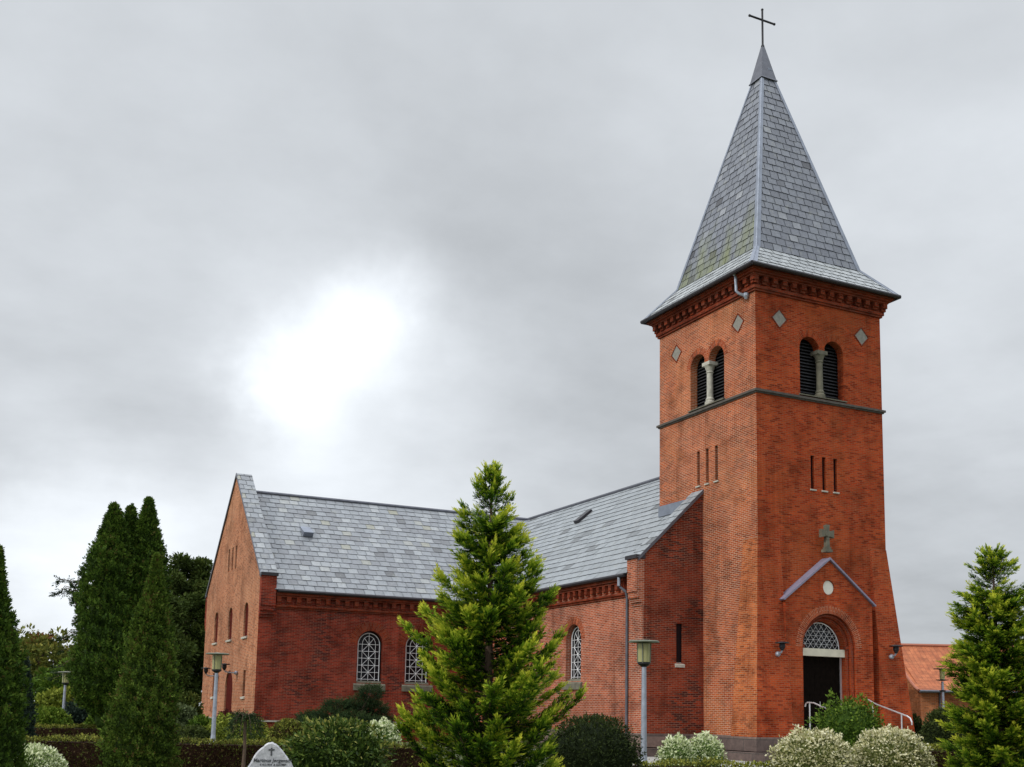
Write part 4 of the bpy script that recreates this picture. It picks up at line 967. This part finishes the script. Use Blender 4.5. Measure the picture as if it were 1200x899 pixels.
column_tree(138, d, [((w(-12), -.2, w(-9), 0), Hh(843), Hh(590), sc(bigrad, w(38)), .45), ((w(9), .3, w(-9), 0), Hh(838), Hh(587), sc(bigrad, w(26)), .25), ((w(25), -.1, w(-6), 0), Hh(840), Hh(579), sc(bigrad, w(29)), .32)],
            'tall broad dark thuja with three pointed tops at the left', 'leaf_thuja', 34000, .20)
d = 22.0
fr = [(0, .95), (.15, 1.0), (.35, .86), (.55, .64), (.75, .38), (.9, .14), (1, .01)]
column_tree(166, d, [((0, 0, wid(6, d), 0), 0, hgt(178, 648, d), sc(fr, wid(36, d)), 1.0)], 'slender pointed green thuja standing before the clipped hedges', 'leaf_thuja_bright', 22000, .10)
d = 15.0
column_tree(-24, d, [((0, 0, wid(4, d), 0), 0, hgt(-10, 640, d), sc(fr, wid(50, d)), 1.0)], 'dark thuja cut by the left edge of the photo', 'leaf_thuja', 12000, .10)
d = 34.0
column_tree(24, d, [((0, 0, 0, 0), 0, hgt(24, 772, d), sc(fr, wid(14, d)), 1.0)], 'small blue-green conifer half hidden behind the leftmost thuja', 'leaf_blue', 2600, .15)

# ------------------------------------------------------------------ trees behind
leafy_tree(spot(212, 74), hgt(215, 655, 74), wid(40, 74), 1.2, 'large dark conifer behind the pale gable', 'leaf_forest', 190, 330, .27, 41, aspect=.4, trunk=.35, shape='ball', flat=1.05)
leafy_tree(spot(176, 70), hgt(180, 690, 70), wid(40, 70), 1.0, 'dark tree behind the slender thuja', 'leaf_forest', 90, 300, .27, 42, aspect=.4, trunk=.3)
leafy_tree(spot(42, 80), hgt(45, 735, 80), wid(34, 80), 1.5, 'airy round tree with yellowing leaves at the far left', 'leaf_autumn', 60, 80, .34, 43, trunk=.2, tone=.6)
leafy_tree(spot(95, 84), hgt(95, 752, 84), wid(30, 84), 1.5, 'dull green tree behind the farthest lamp post', 'leaf_autumn', 55, 100, .34, 44, trunk=.2, tone=.45)
leafy_tree(spot(6, 90), hgt(10, 742, 90), wid(34, 90), 1.5, 'green tree at the far left behind the leftmost thuja', 'leaf_forest', 60, 120, .4, 45, trunk=.2, tone=.6)
leafy_tree(spot(70, 62), hgt(70, 778, 62), wid(32, 62), .8, 'light green small tree behind the dome bush', 'leaf_bright', 50, 110, .26, 46, trunk=.12, tone=.4)
# the thin drooping cedar top
rng = np.random.default_rng(47); d = 58.0
o = empty('cedar_tree', spot(90, d), 'thin ragged cedar leaning out beside the broad dark thuja', 'conifer'); Hc = hgt(80, 676, d); lv = Leaves(); m = MB()
m.tube([(0, 0, 0), (0, 0, Hc*.5), (-.35, 0, Hc*.8), (-.95, 0, Hc)], [.14, .10, .05, .01], 6)
for i in range(56):
    z = Hc*rng.uniform(.35, .99); f = z/Hc; x = -.35*max(0, (f-.5)/.3) if f < .8 else -.35-.6*(f-.8)/.2
    a = rng.random()*2*PI; R_ = 1.3*(1.08-f)+.45; p1 = np.array([x+R_*math.cos(a), R_*math.sin(a), z-.12+rng.normal()*.15])
    m.tube([(x, 0, z), ((x+p1[0])/2, p1[1]/2, z+.08), tuple(p1)], [.03, .02, .006], 4, cap=False)
    n = 9; t = rng.random(n)[:, None]; B = np.array([x, 0, z])*(1-t)+p1*t
    fronds(lv, B, np.array([math.cos(a), math.sin(a), -.3])+rng.normal(size=(n, 3))*.45, rdir(n), .42, 4, .35, .6, .4)
m.build('trunk', 'bark_thin', o); lv.build('crown', 'leaf_pine', o)

# ------------------------------------------------------------------ hedges
rng = np.random.default_rng(51)
def hedge_at(px0, px1, py, depth, w_, label, **k):
    a, b = spot(px0, depth), spot(px1, depth); return hedge(a, b, hgt((px0+px1)/2, py, depth), w_, label, 'leaf_hedge', **k)
hedge_at(-40, 262, 851.5, 40, .7, 'rear clipped hedge running behind the thujas at the left', ls=.085, dens=380)
hedge_at(-20, 505, 868, 25, .6, 'long brown-green clipped hedge behind the gravestone', ls=.06, dens=800)
hedge_at(690, 915, 893, 21, .5, 'low clipped hedge in front of the gravel by the tower', ls=.055, dens=900, tone=.45)
hedge_at(1082, 1260, 877, 23, .6, 'clipped hedge below the right-hand golden conifer', ls=.06, dens=800, tone=.5)
hedge_at(1060, 1180, 868, 40, .6, 'small dark hedge in front of the red tiled house', ls=.09, dens=170, tone=.1)

# ------------------------------------------------------------------ shrubs
def shrub(px, half, py, depth, label, mat, n, ls, dy=.9, kind='ball', **k):
    rx = wid(half, depth); return dome(spot(px, depth), rx, rx*dy, hgt(px, py, depth), label, mat, n, ls, kind=kind, rz=-YAW, **k)
shrub(37, 40, 876, 18, 'white and green variegated shrub at the lower left corner', 'leaf_pale', 5200, .055, aspect=.5)
shrub(55, 27, 833, 44, 'bright green dome bush under the farthest lamp post', 'leaf_bright', 3000, .16, kind='half')
shrub(68, 30, 812, 52, 'yellow-green shrub behind the bright dome bush', 'leaf_lime', 2600, .20, lump=.16, tone=.4)
shrub(104, 30, 822, 47, 'dark blue-green shrub below the broad thuja', 'leaf_blue', 2400, .18, lump=.14)
shrub(116, 14, 836, 44, 'small leafy bush between the broad thuja and the rear hedge', 'leaf_bright', 900, .16, lump=.15, tone=.3)
shrub(207, 22, 829, 46, 'grey-green loose bush beside the pale gable', 'leaf_grey', 2000, .17, lump=.16)
shrub(217, 16, 815, 52, 'dark round bush close to the pale gable wall', 'leaf_forest', 1500, .18, lump=.12)
shrub(236, 18, 842, 40, 'green cushion bush at the foot of the gable lamp post', 'leaf_bright', 1500, .12, kind='half', tone=.25)
shrub(228, 24, 853, 33, 'flat brown-green clipped cushion behind the long hedge', 'leaf_yew', 2200, .09, kind='half', tone=.75)
shrub(277, 40, 841, 36, 'spreading yellow-green bush left of the clipped ball', 'leaf_lime', 3600, .10, kind='half', tone=.5, lump=.12)
shrub(265, 12, 836, 42, 'dark red leaved bush before the red side door', 'leaf_red', 700, .12, lump=.2)
shrub(338, 21, 845, 34, 'clipped round ball bush in front of the transept', 'leaf_hedge', 2600, .08, tone=.62, lump=.04)
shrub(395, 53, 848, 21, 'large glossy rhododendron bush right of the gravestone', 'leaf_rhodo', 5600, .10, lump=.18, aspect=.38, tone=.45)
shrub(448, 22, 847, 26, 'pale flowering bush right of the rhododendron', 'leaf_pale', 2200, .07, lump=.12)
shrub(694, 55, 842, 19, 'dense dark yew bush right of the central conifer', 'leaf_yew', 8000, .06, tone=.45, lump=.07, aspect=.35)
shrub(793, 20, 866, 25, 'cream variegated bush, left half of the pair by the lamp post', 'leaf_pale', 1900, .065, lump=.16, group=None)
shrub(826, 22, 863, 25.5, 'cream variegated bush, right half of the pair by the lamp post', 'leaf_pale', 2100, .065, lump=.16)
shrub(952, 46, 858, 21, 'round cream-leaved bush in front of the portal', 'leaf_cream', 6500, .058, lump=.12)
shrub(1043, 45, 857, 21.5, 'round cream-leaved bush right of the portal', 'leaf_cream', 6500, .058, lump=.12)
shrub(994, 40, 824, 29, 'green rose bush in front of the entrance steps', 'leaf_bright', 4200, .085, lump=.26, tone=.35)
shrub(1103, 22, 833, 34, 'dark clipped yew block in front of the right-hand lamp post', 'leaf_yew', 4200, .07, lump=.05, tone=.7)
shrub(1072, 9, 840, 44, 'small dark bush beside the tower corner', 'leaf_yew', 700, .12)
shrub(1126, 16, 838, 36, 'yew bush half hidden by the right-hand conifer', 'leaf_yew', 1800, .08, tone=.6)

# low spreading pine by the transept windows: flat clouds of needles on crooked limbs
rng = np.random.default_rng(61); d = 37.0
o = empty('spreading_pine', spot(408, d), 'dark spreading pine with flat tiers under the transept windows', 'conifer'); lv = Leaves(); m = MB(); k = d/FPX
for (px, py, rx, rz_) in ((432, 812, 13, 9), (424, 826, 20, 9), (440, 832, 22, 10), (396, 828, 16, 6), (388, 840, 24, 8), (368, 843, 18, 7), (412, 846, 30, 9), (448, 846, 20, 8), (356, 848, 12, 5)):
    c = np.array([(px-408)*k, rng.normal()*.35, hgt(px, py, d)]); r = np.array([rx*k, rx*k*.9, rz_*k]); n = int(rx*34); dd = rdir(n)
    m.tube([(0, 0, .1), (c[0]*.4, c[1]*.4, c[2]*.55), tuple(c)], [.07, .05, .02], 6, cap=False)
    C = c+dd*r*rng.uniform(.5, 1.0, n)[:, None]
    fronds(lv, C, dd*np.array([1, 1, .4])+UPn*.45+rng.normal(size=(n, 3))*.4, rdir(n), .17, 3, .28, .6, .4+.2*dd[:, 2])
m.build('trunk', 'bark', o); lv.build('crown', 'leaf_pine', o)

# weeping standard tree left of the gravestone
rng = np.random.default_rng(62); d = 24.0
o = empty('weeping_tree', spot(287, d), 'small weeping tree on a thin bare stem left of the gravestone', 'tree'); lv = Leaves(); m = MB(); Hs = hgt(287, 838, d)
m.tube([(0, 0, 0), (.02, 0, Hs*.5), (-.01, 0, Hs-.05)], [.045, .035, .03], 7)
for i in range(13):
    a = i*2.399; R_ = rng.uniform(.22, .48); dr = rng.uniform(.25, .60); u_ = np.array([math.cos(a), math.sin(a), 0])
    pts = [np.array([0, 0, Hs-.08])+u_*R_*t+UPn*(.14*math.sin(t*PI*.75)-dr*max(0, t-.35)**1.5*1.6) for t in np.linspace(0, 1, 8)]
    m.tube([tuple(p) for p in pts], [.018*(1-.8*q/7) for q in range(8)], 5, cap=False)
    for p in pts[2:]:
        n = 7; fronds(lv, p+rng.normal(size=(n, 3))*.03, u_*.5-UPn*.5+rng.normal(size=(n, 3))*.5, rdir(n), .11, 3, .4, .6, .55)
m.build('trunk', 'bark_thin', o); lv.build('crown', 'leaf_pine', o)

# ------------------------------------------------------------------ gravestone
d = 17.5
gs = empty('gravestone', spot(320, d), 'pale rough pointed gravestone with a small dark cross and a name', 'gravestone', None, -(YAW-.16))
k = d/FPX; top = hgt(319, 869.5, d); rng = np.random.default_rng(71)
def zz(py): return hgt(320, py, d)
prof = [(-32, 945), (-31, 920), (-26.5, 899), (-20, 886), (-12, 876), (-5, 870.5), (0, 869.3), (5, 871), (12, 878), (19, 886.5), (25, 896), (30, 906), (33, 925), (33, 945)]
pts = []
for i in range(len(prof)-1):
    for t_ in (0, .33, .66):
        a = prof[i]; b = prof[i+1]; pts.append(((a[0]+(b[0]-a[0])*t_+rng.normal()*.35)*k, max(0, zz(a[1]+(b[1]-a[1])*t_)+rng.normal()*.004)))
pts.append((prof[-1][0]*k, 0)); pts[0] = (pts[0][0], 0)
m = MB(); cx, cz_ = 0, top*.5
ringf = [(x, -.11, z) for x, z in pts]; ringi = [(x*.93, -.135, cz_+(z-cz_)*.95 if z > .02 else 0) for x, z in pts]; ringb = [(x*.96, .12, z*.98) for x, z in pts]
m.poly(ringi); m.poly([q for q in ringb[::-1]])
for i in range(len(pts)-1):
    m.poly([ringf[i], ringf[i+1], ringi[i+1], ringi[i]][::-1]); m.poly([ringb[i], ringb[i+1], ringf[i+1], ringf[i]][::-1])
m.build('stone', 'gravestone_granite', gs)
def text(body, size, x, z, name):
    cu = bpy.data.curves.new(name, 'FONT'); cu.body = body; cu.size = size; cu.align_x = 'CENTER'; cu.extrude = .004; cu.shear = .15; cu.offset = .0012
    t_ = bpy.data.objects.new(name, cu); COL.objects.link(t_); dg = bpy.context.evaluated_depsgraph_get()
    me = bpy.data.meshes.new_from_object(t_.evaluated_get(dg)); bpy.data.objects.remove(t_)
    o = bpy.data.objects.new(name, me); COL.objects.link(o); o.parent = gs; o.location = (x, -.137, z); o.rotation_euler = (PI/2, 0, 0); me.materials.clear(); me.materials.append(MATS['lettering'])
text('Martinus J\u00f8rgensen', .075, .025, zz(892.2), 'inscription'); text('f. 4.1.1914  d. 2.3.1987', .042, .03, zz(896.3), 'inscription')
m = MB(); zc2 = zz(880)
m.prism([(-.012, -.06), (.012, -.06), (.012, .062), (-.012, .062)], (.0, -.141, zc2-.005), (1, 0, .0), (0.0, 0, 1), (0, .008, 0)); m.prism([(-.045, .018), (.045, .018), (.045, .04), (-.045, .04)], (.0, -.1405, zc2-.005), (1, 0, 0), (0, 0, 1), (0, .007, 0))
m.build('engraved_cross', 'lettering', gs)
